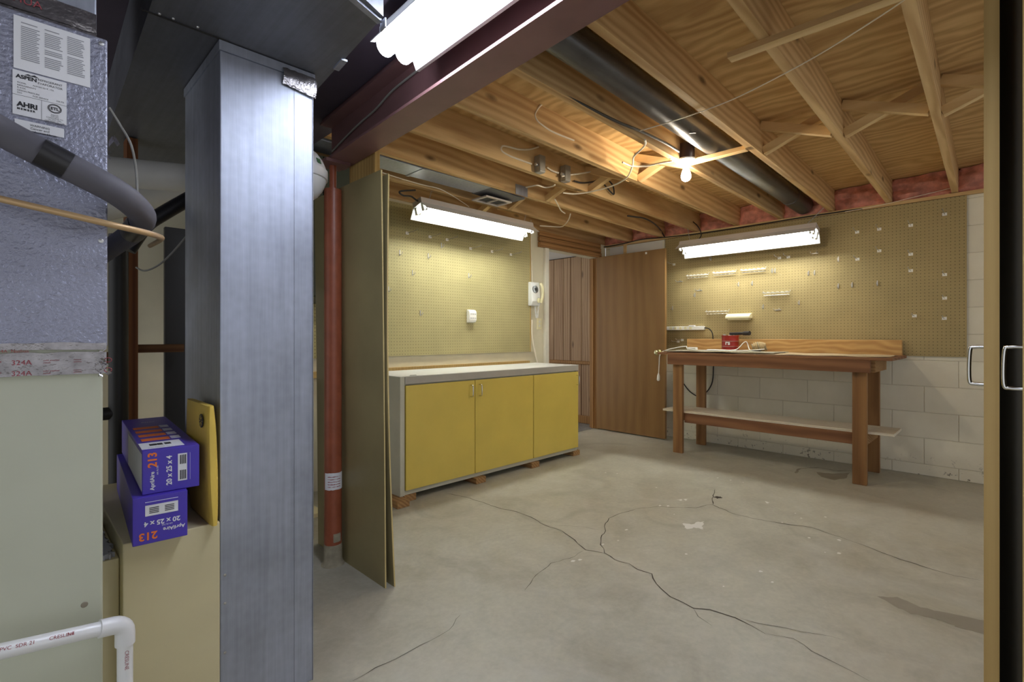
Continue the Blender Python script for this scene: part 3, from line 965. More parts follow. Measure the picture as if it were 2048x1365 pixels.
xb = W2 - .02
RB = -math.pi / 2
LH = 'long peg hook over the workbench, '
for x, y, lab in ((1248, 255, 'upper in the fourth column from the block edge'), (1250, 418, 'lower in the fourth column from the block edge'),
                  (1381, 237, 'upper in the third column from the block edge'), (1381, 368, 'lower in the third column from the block edge'),
                  (1571, 214, 'topmost in the second column from the block edge'), (1571, 388, 'second down in the second column from the block edge'),
                  (1571, 487, 'third down in the second column from the block edge'), (1593, 760, 'lowest in the second column from the block edge'),
                  (1775, 147, 'topmost in the column nearest the block edge'), (1775, 511, 'second down in the column nearest the block edge'),
                  (1775, 653, 'third down in the column nearest the block edge'), (1773, 775, 'lowest in the column nearest the block edge'),
                  (780, 411, 'one of two side by side under the shop light'), (834, 405, 'one of two side by side under the shop light'),
                  (170, 915, 'one of two low down by the door knob'), (195, 905, 'one of two low down by the door knob'),
                  (145, 450, 'the one beside the white raceway')):
    place('long', onX(*z8(x, y), xb), RB, LH + lab, 'long hooks over the workbench')
for x, y in ((1135, 418), (1135, 580), (1218, 573), (1370, 563), (956, 503), (992, 500), (737, 487), (754, 487), (534, 569), (617, 563), (683, 705), (899, 680), (271, 633), (136, 712), (367, 413)):
    place('short', onX(*z8(x, y), xb), RB, 'short upturned peg hook on the pegboard over the workbench', 'short hooks over the workbench')
for x, y, lab in ((183, 553, 'close to the white raceway by the door'), (299, 606, 'below the tool rack nearest the door'), (773, 724, 'below the lone wire tool rack'), (995, 383, 'just under the end of the shop light')):
    place('double', onX(*z8(x, y), xb), RB, 'two-pronged peg hook ' + lab, 'double hooks over the workbench')
RL = {0: 'wire tool rack nearest the brown door in the row of three', 1: 'middle wire tool rack in the row of three', 2: 'wire tool rack at the end of the row of three, farthest from the door', 3: 'lone wire tool rack midway between the row of three and the bench', 4: 'wire tool rack beside the cream tray holder on the pegboard'}
for i, (x, y, w) in enumerate(((292, 515, 130), (453, 497, 137), (626, 481, 150), (765, 619, 165), (410, 733, 138))):
    a, b = onX(*z8(x - w / 2, y), xb), onX(*z8(x + w / 2, y), xb)
    place('rack', onX(*z8(x, y), xb), RB, RL[i], None, abs(a.y - b.y) / .215)

# ================================================================== PHONE, ADAPTER, SWITCH ON LEFT WALL
pp = onY(1061, 588, W1)
ph = thing('wall_telephone', 'white wall telephone with coiled cord beside the doorway', 'telephone', (pp.x, W1 - .03, pp.z - .12))
MB().prism([(pp.x - .055, W1 - .012, pp.z - .125), (pp.x - .055, W1 - .012, pp.z + .115), (pp.x - .055, W1 - .055, pp.z + .115), (pp.x - .055, W1 - .075, pp.z - .08), (pp.x - .055, W1 - .06, pp.z - .125)], (.13, 0, 0)).build('body', 'phone_white', ph, bevel=.01, seg=3)
MB().cyl((pp.x + .0, W1 - .062, pp.z + .04), (pp.x + .0, W1 - .072, pp.z + .041), .038, 24).build('dial', 'dial_grey', ph, smooth=True)
MB().cyl((pp.x, W1 - .07, pp.z + .04), (pp.x, W1 - .076, pp.z + .041), .014, 16).build('dial_centre', 'print_black', ph, smooth=True)
hxp = pp.x + .055
MB().tube(bez([(hxp, W1 - .09, pp.z + .10), (hxp, W1 - .112, pp.z + .06), (hxp, W1 - .118, pp.z), (hxp, W1 - .112, pp.z - .05), (hxp, W1 - .095, pp.z - .09)], 5), [.017] + [.0145] * 19 + [.017], 12).build('handset', 'ivory_plastic', ph, smooth=True)
MB().lathe([(.012, 0), (.024, .004), (.026, .02), (.015, .03)], (hxp - .018, W1 - .10, pp.z - .07), (-.3, 1, 0), 18).build('mouthpiece', 'ivory_plastic', ph, smooth=True)
coil = []
for i in range(241):
    q = i / 240
    c = Vector((pp.x + .005 + .05 * q, W1 - .06, pp.z - .12 - .125 * math.sin(math.pi * min(1, q * 1.02)) ** .8))
    a = q * 2 * math.pi * 34
    coil.append(c + Vector((math.cos(a) * .008, math.sin(a) * .008, 0)))
MB().tube(coil, .0028, 5).build('coil_cord', 'phone_white', ph, smooth=True)
cord('phone_wire', 'thin cream telephone wire coming down to the wall telephone', [onY(1062, 440, W1 - .028), onY(1062, 500, W1 - .028), onY(1064, 540, W1 - .028), onY(1065, 566, W1 - .028)], .003, 'wire_white', 'wire')
cord('phone_lead', 'cream wire hanging from the telephone down to the countertop', [onY(1064, 640, W1 - .03), onY(1064, 665, W1 - .03), onY(1066, 685, W1 - .028), onY(1070, 705, W1 - .028), onY(1075, 727, W1 - .028)], .0055, 'wire_white', 'wire')
ap = onY(940, 633, yl)
ad = thing('outlet_adapter', 'white six-way outlet adapter on the pegboard over the yellow cabinet', 'outlet', (ap.x, yl, ap.z - .055))
MB().prism([(ap.x - .042, yl, ap.z - .06), (ap.x - .042, yl, ap.z + .06), (ap.x - .042, yl - .03, ap.z + .055), (ap.x - .042, yl - .045, ap.z + .035), (ap.x - .042, yl - .045, ap.z - .035), (ap.x - .042, yl - .03, ap.z - .055)], (.084, 0, 0)).build('housing', 'white_plastic', ad, bevel=.006)
for i in (-1, 0, 1):
    for j in (-1, 1):
        for s in (-1, 1):
            MB().box(ap.x + i * .024 + s * .005 - .0012, ap.x + i * .024 + s * .005 + .0012, yl - .0463, yl - .045, ap.z + j * .018 - .005, ap.z + j * .018 + .005).build('slot', 'print_black', ad)
sp_ = onY(1078, 648, W1)
sw = thing('wall_plate', 'ivory outlet plate on the wall beside the white door trim', 'outlet', (sp_.x, W1, sp_.z - .06))
MB().box(sp_.x - .035, sp_.x + .035, W1 - .007, W1, sp_.z - .058, sp_.z + .058).build('plate', 'ivory_plastic', sw, bevel=.003)
for s in (-1, 1):
    MB().cyl((sp_.x, W1 - .007, sp_.z + s * .02), (sp_.x, W1 - .009, sp_.z + s * .02), .015, 16).build('receptacle', 'trim_white', sw)

# ================================================================== LIGHT FIXTURES
def shop_light(name, label, c, run, wid, L, tilt, hooks):
    """c = lip level centre; run, wid unit vectors; the wid side hangs lower by the tilt"""
    run, wid = Vector(run), Vector(wid)
    W = wid * math.cos(tilt) - Z3 * math.sin(tilt)
    U = Z3 * math.cos(tilt) + wid * math.sin(tilt)
    th = thing(name, label, 'shop light', c)
    def P(w, z, r):
        return Vector(c) + W * w + U * z + run * r
    h = L / 2
    mb = MB(); mb.prism([P(-.056, .07, -h), P(.056, .07, -h), P(.056, .112, -h), P(-.056, .112, -h)], run * L)
    mb.build('housing', 'fixture_tan', th, bevel=.003)
    for s in (-1, 1):
        mb = MB(); mb.prism([P(s * .05, .069, -h), P(s * .108, .0, -h), P(s * .11, .0, -h), P(s * .056, .07, -h)], run * L)
        mb.build('reflector_wing', 'white_enamel', th)
    mb = MB(); mb.prism([P(-.05, .066, -h), P(.05, .066, -h), P(.05, .069, -h), P(-.05, .069, -h)], run * L)
    mb.build('reflector_pan', 'white_enamel', th)
    for s in (-1, 1):
        MB().tube([P(s * .042, .034, -h + .03), P(s * .042, .034, h - .03)], .0175, 10).build('tube_lamp', 'tube_glow', th, smooth=True)
        for e in (-1, 1):
            MB().obox(P(s * .042, .040, e * (h - .018)), run * .009, W * .014, U * .030).build('lamp_socket', 'white_plastic', th, bevel=.004)
            MB().tube([P(s * .042, .034, e * (h - .03)), P(s * .042, .034, e * (h - .05))], .0182, 10).build('tube_cap', 'zinc', th, smooth=True)
    for r, top in hooks:
        p0, p1 = P(0, .112, r), Vector(top)
        n = max(3, int((p1 - p0).length / .024))
        mb = MB()
        for i in range(n):
            ax = wid if i % 2 else run
            q0 = p0.lerp(p1, (i + .5) / n)
            dr = (p1 - p0).normalized()
            mb.tube([q0 + ax * (.005 * math.cos(q)) + dr * (.014 * math.sin(q)) for q in [j * math.pi / 4 for j in range(9)]], .0013, 4, caps=False)
        mb.build('hanging_chain', 'zinc', th)
    return th
shop_light('shop_light', 'long two-tube shop light hanging over the yellow cabinet', (2.735, 3.10, 1.995), X3, Y3, 1.215, math.radians(14), ((-.50, (2.235, 3.085, JB)), (.54, (3.275, 3.10, JB))))
shop_light('shop_light', 'long two-tube shop light hanging over the workbench', (4.80, 1.785, 1.925), Y3, X3, 1.22, math.radians(21), ((.52, (4.85, 2.338, JB)), (-.50, (4.87, 1.14, JB))))
# wraparound fixture beside the beam
wa = math.atan(.045)
run = Vector((math.sin(wa), math.cos(wa), 0)); wid = Vector((math.cos(wa), -math.sin(wa), 0))
wc = Vector((.893, 1.43, 2.0))
wl = thing('wraparound_light', 'wide bright fluorescent wraparound fixture beside the steel beam', 'light fixture', wc)
def P(w, z, r):
    return wc + wid * w + Z3 * z - run * r
L = 1.22
MB().prism([P(-.06, .035, 0), P(.06, .035, 0), P(.06, .085, 0), P(-.06, .085, 0)], -run * L).build('housing', 'white_enamel', wl, bevel=.003)
for cw in (-.040, .026):
    poly = [P(cw + .031 * math.cos(q), .030 + .036 * math.sin(q), .004) for q in [math.pi + math.pi * i / 10 for i in range(11)]]
    MB().prism(poly, -run * (L - .008)).build('diffuser_lobe', 'wrap_glow', wl, smooth=True)
MB().prism([P(.058, .034, 0), P(.076, -.008, 0), P(.088, -.008, 0), P(.088, -.004, 0), P(.079, -.003, 0), P(.062, .037, 0)], -run * L).build('reflector_wing', 'white_enamel', wl)
MB().prism([P(-.073, .030, 0), P(-.09, .024, 0), P(-.09, .028, 0), P(-.071, .036, 0)], -run * L).build('reflector_wing', 'white_enamel', wl)
for r in (.2, 1.0):
    MB().obox(P(0, (.085 + JB - 2.0) / 2, r), wid * .012, run * .002, Z3 * ((JB - 2.0 - .085) / 2)).build('hanger_strap', 'zinc', wl)
# bare bulb
bp = onY(1372, 322, 1.445)
lb = thing('bulb_fixture', 'porcelain lampholder with a lit bare bulb under the joists', 'light bulb', (bp.x, bp.y, bp.z))
MB().cyl(bp + Z3 * .008, bp + Z3 * .10, .052, 24).build('ceiling_box', 'brown_bakelite', lb, smooth=True)
MB().lathe([(.030, -.018), (.034, -.012), (.056, .0), (.058, .008), (.0, .008)], bp, Z3, 28).build('lampholder', 'white_plastic', lb, smooth=True)
MB().lathe([(.0, -.128), (.012, -.126), (.024, -.117), (.0295, -.103), (.0298, -.092), (.026, -.075), (.018, -.052), (.0145, -.035), (.0145, -.02)], bp, Z3, 20).build('bulb', 'bulb_glow', lb, smooth=True)

# ================================================================== CEILING SERVICES
# round galvanised pipe between joists
ya_, yb_ = jy((JW[7] + JW[8]) / 2 + .01, .9), jy((JW[7] + JW[8]) / 2 + .01, 5.04)
pipe = thing('round_duct', 'dark round galvanized duct running between two joists', 'duct', (3, 1.3, 2.19))
zc = 2.272
MB().tube([(.9, ya_, zc), (4.62, ya_ + (yb_ - ya_) * .9, zc - .004)], .074, 28).build('pipe_run', 'galv_pipe', pipe, smooth=True)
MB().tube([(4.60, ya_ + (yb_ - ya_) * .895, zc - .004), (5.045, yb_, zc - .008)], .0765, 28).build('pipe_end', 'galv_pipe', pipe, smooth=True)
MB().tube([(2.62, ya_ + .045, zc + .02), (2.62, ya_ + .03, zc - .066), (2.62, ya_ - .02, zc - .0765)], .004, 5).build('hanger_wire', 'wire_black', pipe)

# rectangular branch duct and floor register boot
yd0, yd1 = jy(JW[11], 2.2) + .045, jy(JW[12], 2.2) - .03
br = thing('branch_duct', 'flat galvanized branch duct with a white register facing down between joists', 'duct', (2.0, yd0, 2.17))
MB().box(1.22, 2.52, yd0, yd0 + .20, 2.185, 2.35).build('trunk', 'galv', br, bevel=.003)
MB().box(1.90, 1.925, yd0 - .003, yd0 + .203, 2.181, 2.35).build('drive_cleat', 'galv', br)
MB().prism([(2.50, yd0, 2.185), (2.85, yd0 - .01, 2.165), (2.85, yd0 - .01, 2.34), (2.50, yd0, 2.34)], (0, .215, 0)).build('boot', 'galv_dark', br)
rc = onZ(984, 403, 2.15)
mb = MB()
for (a, b, c2, d) in ((-.135, .135, -.085, -.065), (-.135, .135, .065, .085), (-.135, -.112, -.065, .065), (.112, .135, -.065, .065), (-.008, .008, -.065, .065)):
    mb.box(rc.x + a, rc.x + b, rc.y + c2, rc.y + d, 2.146, 2.156)
mb.build('register_frame', 'fixture_tan', br)
MB().box(rc.x - .112, rc.x + .112, rc.y - .065, rc.y + .065, 2.157, 2.162).build('register_grille', 'grille_dark', br)
MB().box(rc.x + .03, rc.x + .16, jy(JW[11], rc.x) - .024, jy(JW[11], rc.x) - .0195, 2.168, 2.245).build('mounting_strap', 'galv', br)

# electrical boxes on a joist
jf = jy(JW[10], 2.5) - .021
for i, (u, v) in enumerate(((1080, 329), (1131, 348))):
    c = onY(u, v, jf - .025)
    b = thing('junction_box', ['grey steel junction box on the joist, the one nearer the beam', 'grey steel junction box on the joist, the one nearer the bulb'][i], 'electrical box', c)
    MB().box(c.x - .028, c.x + .028, jf - .05, jf + .001, c.z - .055, c.z + .055).build('body', 'steel_box', b, bevel=.004)
    MB().box(c.x - .024, c.x + .024, jf - .045, jf - .005, c.z - .058, c.z - .055).build('cover', 'zinc', b)
    MB().cyl((c.x - .028, jf - .025, c.z - .01), (c.x - .045, jf - .025, c.z - .01), .011, 12).build('connector', 'zinc', b, smooth=True)
# wires
j5 = jy(JW[9], 2.2) - .022
j4 = jy(JW[8], 2.2) - .022
def pixY(Y, pts):
    return [onY(u, v, Y) for u, v in pts]
def pixZ(Z, pts):
    return [onZ(u, v, Z) for u, v in pts]
cord('white_cable', 'short white cable stapled down the knotty joist face', pixY(j5, [(1099, 199), (1085, 208), (1076, 217), (1070, 230), (1074, 241), (1083, 249), (1106, 264), (1148, 281)]), .0042, 'wire_white', 'cable')
cord('white_cable', 'short white cable end dangling on the joist next to the round duct', pixY(j4, [(1068, 120), (1089, 134), (1111, 146), (1130, 163), (1147, 178), (1154, 195)]), .0042, 'wire_white', 'cable')
cord('black_cable', 'black cable running along a joist to the bare bulb', pixY(j4, [(1040, 125), (1080, 157), (1120, 185), (1190, 222), (1240, 246), (1280, 262), (1330, 286), (1358, 303)]), .0075, 'wire_black', 'cable')
j6 = jf - .006
cord('white_cable', 'white cable looping into the junction box nearer the beam', pixY(j6, [(1077, 294), (1058, 299), (1038, 299), (1018, 294), (1006, 292), (1002, 298), (1007, 305), (1024, 314), (1046, 322), (1063, 328)]), .0048, 'wire_white', 'cable')
cord('white_cable', 'short white cable linking the two junction boxes', pixY(j6, [(1094, 335), (1105, 342), (1117, 346)]), .0048, 'wire_white', 'cable')
cord('white_cable', 'white cable leaving the junction box nearer the bulb', pixY(j6 - .03, [(1124, 353), (1140, 350), (1155, 348), (1180, 344), (1200, 340)]), .0048, 'wire_white', 'cable')
cord('black_cable', 'black armoured cable behind the junction box nearer the bulb', pixY(j6, [(1148, 362), (1165, 366), (1185, 364), (1200, 362), (1222, 385), (1228, 388), (1226, 372), (1218, 362)]), .006, 'wire_black', 'cable')
cord('white_cable', 'long white cable drooping from the bulb joist across three joists', pixZ(JB - .008, [(1290, 280), (1289, 292), (1268, 313), (1266, 325), (1264, 335), (1253, 356), (1224, 372), (1185, 383), (1151, 388), (1126, 386)]), .0045, 'wire_white', 'cable')
cord('white_cable', 'white cable feeding the bare bulb fixture sideways', pixZ(JB - .01, [(1245, 325), (1264, 332), (1292, 332), (1317, 327), (1345, 322)]), .005, 'wire_white', 'cable')
cord('white_cable', 'short white cable poking down past a bridging strut', pixZ(JB - .008, [(1110, 399), (1116, 410), (1122, 421), (1130, 427)]), .0042, 'wire_white', 'cable')
cord('white_cable', 'white cable curling below the joist beside the doorway header', pixZ(JB - .008, [(1141, 428), (1138, 438), (1132, 447), (1122, 454), (1100, 453), (1080, 452)]), .0042, 'wire_white', 'cable')
cord('pull_string', 'thin pale string stretched below the joists from the bulb', pixZ(JB - .006, [(1280, 262), (1340, 244), (1406, 222), (1472, 196), (1560, 152), (1640, 108), (1730, 52), (1808, 0), (1860, -45)]), .0022, 'wire_white', 'string', 5)
cord('wall_string', 'thin white string running along the top of the block wall insulation', [onX(u, v, W2 - .05) for u, v in ((1690, 424), (1760, 411), (1830, 394), (1900, 377))], .0018, 'wire_white', 'string', 5)
cord('lamp_wire', 'thin white wire drooping from the hardboard sheets to the shop light', pixZ(JB - .006, [(757, 343), (800, 357), (845, 370), (879, 378), (907, 393), (930, 408), (938, 414)]) , .0028, 'wire_white', 'wire', 5)
cord('white_cable', 'short white cable lying across the joist above the register', pixZ(JB - .006, [(1052, 375), (1062, 373), (1075, 371), (1090, 375), (1104, 373), (1110, 370)]), .0042, 'wire_white', 'cable')
xk = W2 - .035
cord('black_cable', 'black cable running along the top of the block wall above the door', [onX(u, v, xk) for u, v in ((1198, 496), (1240, 489), (1285, 479), (1330, 475), (1400, 467), (1500, 452), (1600, 436), (1700, 421), (1725, 418))], .006, 'wire_black', 'cable')
cord('black_cable', 'black cable arching down from a joist to the brown door corner', pixZ(JB - .012, [(1255, 432), (1270, 434), (1288, 437), (1306, 446)]) + [onX(1320, 459, xk - .05), onX(1329, 474, xk)], .007, 'wire_black', 'cable')
cord('black_cable', 'black lamp cable dropping to the shop light over the workbench', [onX(u, v, 4.93) for u, v in ((1372, 425), (1382, 440), (1395, 452), (1402, 466), (1400, 476), (1390, 484), (1380, 488))], .005, 'wire_black', 'cable')
cord('black_cable', 'black cable sagging from the joist to the shop light over the cabinet', [(2.12, 3.13, 2.172), onY(800, 383, 3.12), onY(806, 391, 3.12), onY(822, 393, 3.12), onY(832, 400, 3.11), onY(846, 408, 3.10)], .0065, 'wire_black', 'cable')
cord('beam_wire', 'grey wire stapled along the near side of the steel beam web', [Vector((bx(y) - .012, y, z)) for y, z in ((2.36, 2.00), (2.1, 2.035), (1.9, 2.05), (1.75, 2.075), (1.55, 2.08))], .0045, 'wire_grey', 'wire')

# ================================================================== VERTICAL DUCT AND OVERHEAD PLENUM
dx0, dx1, dy0, dy1 = .4195, .687, 1.583, 1.983
duct = thing('supply_duct', 'tall upright galvanized sheet metal duct standing on the floor', 'duct', ((dx0 + dx1) / 2, (dy0 + dy1) / 2, 0))
MB().box(dx0, dx1, dy0, dy1, 0, 1.905).build('sheet_body', 'galv', duct, bevel=.003)
MB().box(dx0 - .003, dx1 + .003, dy0 - .004, dy1 + .003, 1.905, 1.932).build('collar', 'galv', duct)
ftm = MB()
n = 9
for i in range(n + 1):
    x = dx1 - .098 + .102 * i / n
    for j, z in enumerate((1.918, 1.905, 1.885, 1.868)):
        ftm.v.append(Vector((x, dy0 - .006 - .006 * math.sin(i * 1.7 + j * 2.1) ** 2 - (.004 if j in (1, 2) else 0), z - .014 * (i / n) * (j / 3))))
for i in range(n):
    for j in range(3):
        a = i * 4 + j
        ftm.f.append([a, a + 1, a + 5, a + 4])
ftm.build('foil_tape', 'foil', duct, smooth=True)
MB().box(dx1 - .0045, dx1 - .003, dy0 - .0015, dy0, 0, 1.9).build('seam', 'galv_dark', duct)
MB().box(dx1 - .062, dx1 - .0612, dy0 - .0008, dy0, 0, 1.9).build('seam', 'galv_dark', duct)
for z in (.42, .34, .20):
    MB().lathe([(.004, 0), (.004, .002), (.0, .0035)], (dx0 + .012, dy0, z), -Y3, 8).build('screw', 'steel_box', duct)
plen = thing('overhead_plenum', 'wide galvanized overhead duct above the upright duct and furnace', 'duct', (.47, 1.6, 1.935))
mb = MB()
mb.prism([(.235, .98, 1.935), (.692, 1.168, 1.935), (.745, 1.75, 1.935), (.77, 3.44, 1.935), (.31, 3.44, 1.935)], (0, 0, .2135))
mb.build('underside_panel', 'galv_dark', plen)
MB().bar((.20, 1.01, 1.931), (.695, 1.19, 1.931), .018, .006).build('drive_cleat', 'galv', plen)
MB().bar((.70, 1.17, 1.925), (.703, 1.20, 1.925), .004, .024).build('cleat_tab', 'galv', plen)
MB().bar((.24, dy0 - .005, 1.9335), (dx0 + .02, dy0 - .005, 1.9335), .004, .003).build('seam', 'black_pipe', plen)
MB().bar((.715, 1.43, 1.932), (.722, 1.50, 1.932), .018, .006).build('cleat_tab', 'galv', plen)
for x in (.275, .305, .36):
    MB().lathe([(.004, 0), (.003, .003), (.0, .004)], (x, dy0 - .02 + random.uniform(-.01, .01), 1.935), -Z3, 8).build('screw', 'zinc', plen)

# ================================================================== FURNACE
fY, fX = 1.33, .1397
fur = thing('furnace', 'pale green-cream furnace cabinet with a grey evaporator coil case on top', 'furnace', (-.13, 1.6, 0))
zc0 = H - (690 - HY) * .001034
zc1 = 1.712
MB().box(-.42, fX - .003, fY + .002, 2.05, 0, zc0 - .004).build('furnace_body', 'furnace_paint', fur, bevel=.004)
MB().box(-.42, fX + .004, fY - .002, 1.95, zc0 - .004, zc1).build('coil_case', 'coil_case', fur, bevel=.003)
MB().box(-.42, fX - .012, fY + .015, 1.93, zc1, 2.165).build('upper_plenum', 'galv', fur, bevel=.003)
def face(u0, v0, u1, v1, name, m, y=fY - .0032, thk=.0006):
    a, b = onY(u0, v0, fY), onY(u1, v1, fY)
    return MB().box(a.x, b.x, y - thk, y, b.z, a.z).build(name, m, fur), a.x, b.x, b.z, a.z
# foil tapes
def tape(z0, z1, name='foil_tape', y=fY - .003, x1=fX + .002):
    mb = MB(); n = 24
    for i in range(n + 1):
        x = -.42 + (x1 + .42) * i / n
        for z in (z0, z1):
            mb.v.append(Vector((x, y - random.uniform(0, .0018), z + random.uniform(-.0015, .0015))))
    for i in range(n):
        mb.f.append([2 * i, 2 * i + 2, 2 * i + 3, 2 * i + 1])
    return mb.build(name, 'foil', fur, smooth=True)
tape(1.085 - .014, 1.085)
tape(1.022, 1.066)
tape(zc1 - .002, zc1 + .05, y=fY + .011, x1=fX - .013)
tape(zc1 + .01, zc1 + .02, y=fY + .009, x1=fX - .013)
ex = MB()
for i in range(14):
    c = Vector((fX + random.uniform(-.012, .004), fY - .005 - random.uniform(0, .006), 1.025 + random.uniform(-.006, .045)))
    d1 = Vector((random.uniform(-1, 1), random.uniform(-.5, .1), random.uniform(-1, 1))) * .007
    d2 = Vector((random.uniform(-1, 1), random.uniform(-.5, .1), random.uniform(-1, 1))) * .007
    ex.add([c, c + d1, c + d1 + d2, c + d2 * .7], [(0, 1, 2, 3)])
ex.build('crumpled_foil', 'foil', fur)
yt = fY - .0062
for z in (1.044, 1.0235):
    xx = onY(22, 720, fY).x
    text('324A', .013, (xx, yt, z), X3, Z3, 'print_red', fur)
    text('m*', .013, (xx - .028, yt, z), X3, Z3, 'print_red', fur)
    text('cold weather\ninstall', .0045, (xx + .044, yt, z + .006), X3, Z3, 'print_red', fur)
    text('closure\nsystems', .004, (xx + .088, yt, z + .006), X3, Z3, 'print_red', fur)
    MB().tube([(xx + .142 + .006 * math.cos(q), yt, z + .005 + .0045 * math.sin(q)) for q in [j * math.pi / 6 for j in range(13)]], .0007, 4).build('listing_mark', 'print_red', fur)
text('324A  Nashua', .008, (-.02, yt, 1.0675), X3, Z3, 'print_red', fur)
text('NASHUA', .02, (-.035, fY + .008, zc1 + .022), X3, Z3, 'print_red', fur)
# data labels
_, a, b, c, d = face(27, 30, 180, 177, 'label_sheet', 'print_white')
yl2 = fY - .0042
for col_ in range(3):
    x0 = a + .010 + col_ * (b - a - .012) / 3
    wdt = (b - a - .03) / 3
    z = d - .010
    while z > c + .016:
        if random.random() < .86:
            w = wdt * random.uniform(.78, 1.0)
            MB().box(x0, x0 + w, yl2 - .0003, yl2, z - .0016, z).build('print_line', 'print_grey', fur)
        z -= .0036
_, a, b, c, d = face(25, 139, 133, 252, 'rating_plate', 'print_white', y=fY - .0036)
yl3 = fY - .0046
hgt = d - c
def ln(x, z, s, body, bold=0, m='print_black'):
    return text(body, s, (a + (b - a) * x, yl3, c + hgt * z), X3, Z3, m, fur, bold=bold)
ln(.06, .83, .0098, 'ASPEN', .0004)
MB().prism([(a + .016, yl3, c + hgt * .93), (a + .021, yl3, c + hgt * .965), (a + .025, yl3, c + hgt * .945), (a + .030, yl3, c + hgt * .975), (a + .036, yl3, c + hgt * .93)], (0, -.0002, 0)).build('mountain_mark', 'print_black', fur)
ln(.45, .88, .0056, 'REFRIGERANT'); ln(.45, .80, .0056, 'EVAPORATOR')
ln(.08, .715, .0038, 'MODEL'); ln(.36, .72, .0038, 'ALM36C32+F, 17A'); ln(.08, .655, .0038, 'REFRIGERANTS')
ln(.08, .60, .0038, 'R-410A'); ln(.08, .54, .0038, 'DESIGN PRESSURE'); ln(.08, .485, .0038, 'DDI'); ln(.36, .48, .0038, 'FOR SERVICE'); ln(.8, .50, .0038, '236 PSI')
MB().box(a, b, yl3, yl3 + .0003, c + hgt * .445, c + hgt * .45).build('rule', 'print_black', fur)
MB().box(a + (b - a) * .52, a + (b - a) * .525, yl3, yl3 + .0003, c, c + hgt * .445).build('rule', 'print_black', fur)
ln(.08, .20, .0125, 'AHRI', .0006); ln(.08, .125, .0048, 'M E M B E R', .0003)
ex0, ez0 = a + (b - a) * .77, c + hgt * .32
for rr in (.0098, .0082):
    MB().tube([(ex0 + rr * math.cos(q), yl3, ez0 + rr * .85 * math.sin(q)) for q in [j * math.pi / 12 for j in range(25)]], .0005, 4, caps=False).build('etl_ring', 'print_black', fur)
text('ETL', .0075, (ex0, yl3, ez0 - .0027), X3, Z3, 'print_black', fur, align='CENTER', bold=.0003)
text('Intertek\n9701541\nCONFORMS TO\nUL STD 1995\nCERTIFIED TO CSA\nSTD C22.2 NO 236', .0034, (ex0, yl3, ez0 - .0135), X3, Z3, 'print_black', fur, align='CENTER')
_, a, b, c, d = face(29, 238, 128, 277, 'warning_label', 'print_white', y=fY - .0036)
hgt = d - c
text('WARNING\nCancer and\nReproductive Harm\nwww.P65Warnings.ca.gov', .0058, ((a + b) / 2, yl3, d - .0085), X3, Z3, 'print_black', fur, align='CENTER')
MB().lathe([(.0045, 0), (.0045, .002), (.0, .003)], (fX - .006, fY - .002, zc1 - .012), -Y3, 10).build('screw', 'zinc', fur)
MB().lathe([(.0045, 0), (.0045, .002), (.0, .003)], onY(202, 482, fY - .002), -Y3, 10).build('screw', 'zinc', fur)
q = onY(169, 1211, fY)
MB().lathe([(.006, 0), (.005, .0012), (.0, .0014)], (q.x, fY + .002, q.z), -Y3, 12).build('chip', 'stain_dark', fur)
# crumpled foil flap at side
sf = MB()
for i in range(9):
    c = Vector((fX + .006 + random.uniform(0, .012), fY + .05 + random.uniform(-.02, .02), 1.51 + random.uniform(-.03, .03)))
    d1 = Vector((random.uniform(-1, 1), random.uniform(-1, 1), random.uniform(-1, 1))) * .014
    d2 = Vector((random.uniform(-1, 1), random.uniform(-1, 1), random.uniform(-1, 1))) * .014
    sf.add([c, c + d1, c + d1 + d2, c + d2], [(0, 1, 2, 3)])
sf.build('crumpled_foil', 'foil', fur)

# white PVC condensate pipe
pv = thing('pvc_drain_pipe', 'white PVC drain pipe with an elbow in front of the furnace', 'pipe', (.168, 1.29, 0))
e = at(250, 1247, .00101)
lft = at(-60, 1318, .00084)
d = (lft - e).normalized()
MB().tube([e + d * .03, lft], .0134, 20).build('horizontal_run', 'pvc', pv, smooth=True)
MB().tube([e - Z3 * .03, Vector((e.x, e.y, 0))], .0134, 20).build('vertical_run', 'pvc', pv, smooth=True)
arc = [e + d * .042, e + d * .02] + [e + d * (.018 * (1 - math.sin(q))) - Z3 * (.018 * (1 - math.cos(q))) for q in [i * math.pi / 12 for i in range(1, 6)]] + [e - Z3 * .02, e - Z3 * .042]
MB().tube(arc, .0168, 20).build('elbow', 'pvc', pv, smooth=True)
vw = (Vector((0, 0, H)) - e).normalized()
ud = (-d).normalized()
nrm = (vw - ud * vw.dot(ud)).normalized()
for s, body in ((.05, '3/4'), (.075, 'CRESLINE'), (.14, 'PVC  SDR 21'), (.21, '200 PSI')):
    pos = e + d * (s + .045) + nrm * .0136
    text(body, .0085, pos, ud, nrm.cross(ud) * (1 if nrm.cross(ud).z > 0 else -1), 'print_red', pv)
nv = Vector((vw.x, vw.y, 0)).normalized()
for s, body in ((.05, 'CRESLINE'), (.125, 'PVC - SDR 21')):
    text(body, .009, e - Z3 * s + nv * .0136, -Z3, nv.cross(-Z3), 'print_red', pv)

# beige return-air box beside the furnace
rb = thing('return_air_box', 'beige sheet metal return-air box between furnace and upright duct', 'duct box', (.31, 1.8, 0))
MB().box(.2, .4175, 1.575, 2.25, 0, .577).build('body', 'cabinet_beige', rb, bevel=.003)
MB().box(.142, .199, 1.62, 2.25, 0, .53).build('side_filler', 'cabinet_beige', rb, bevel=.003)

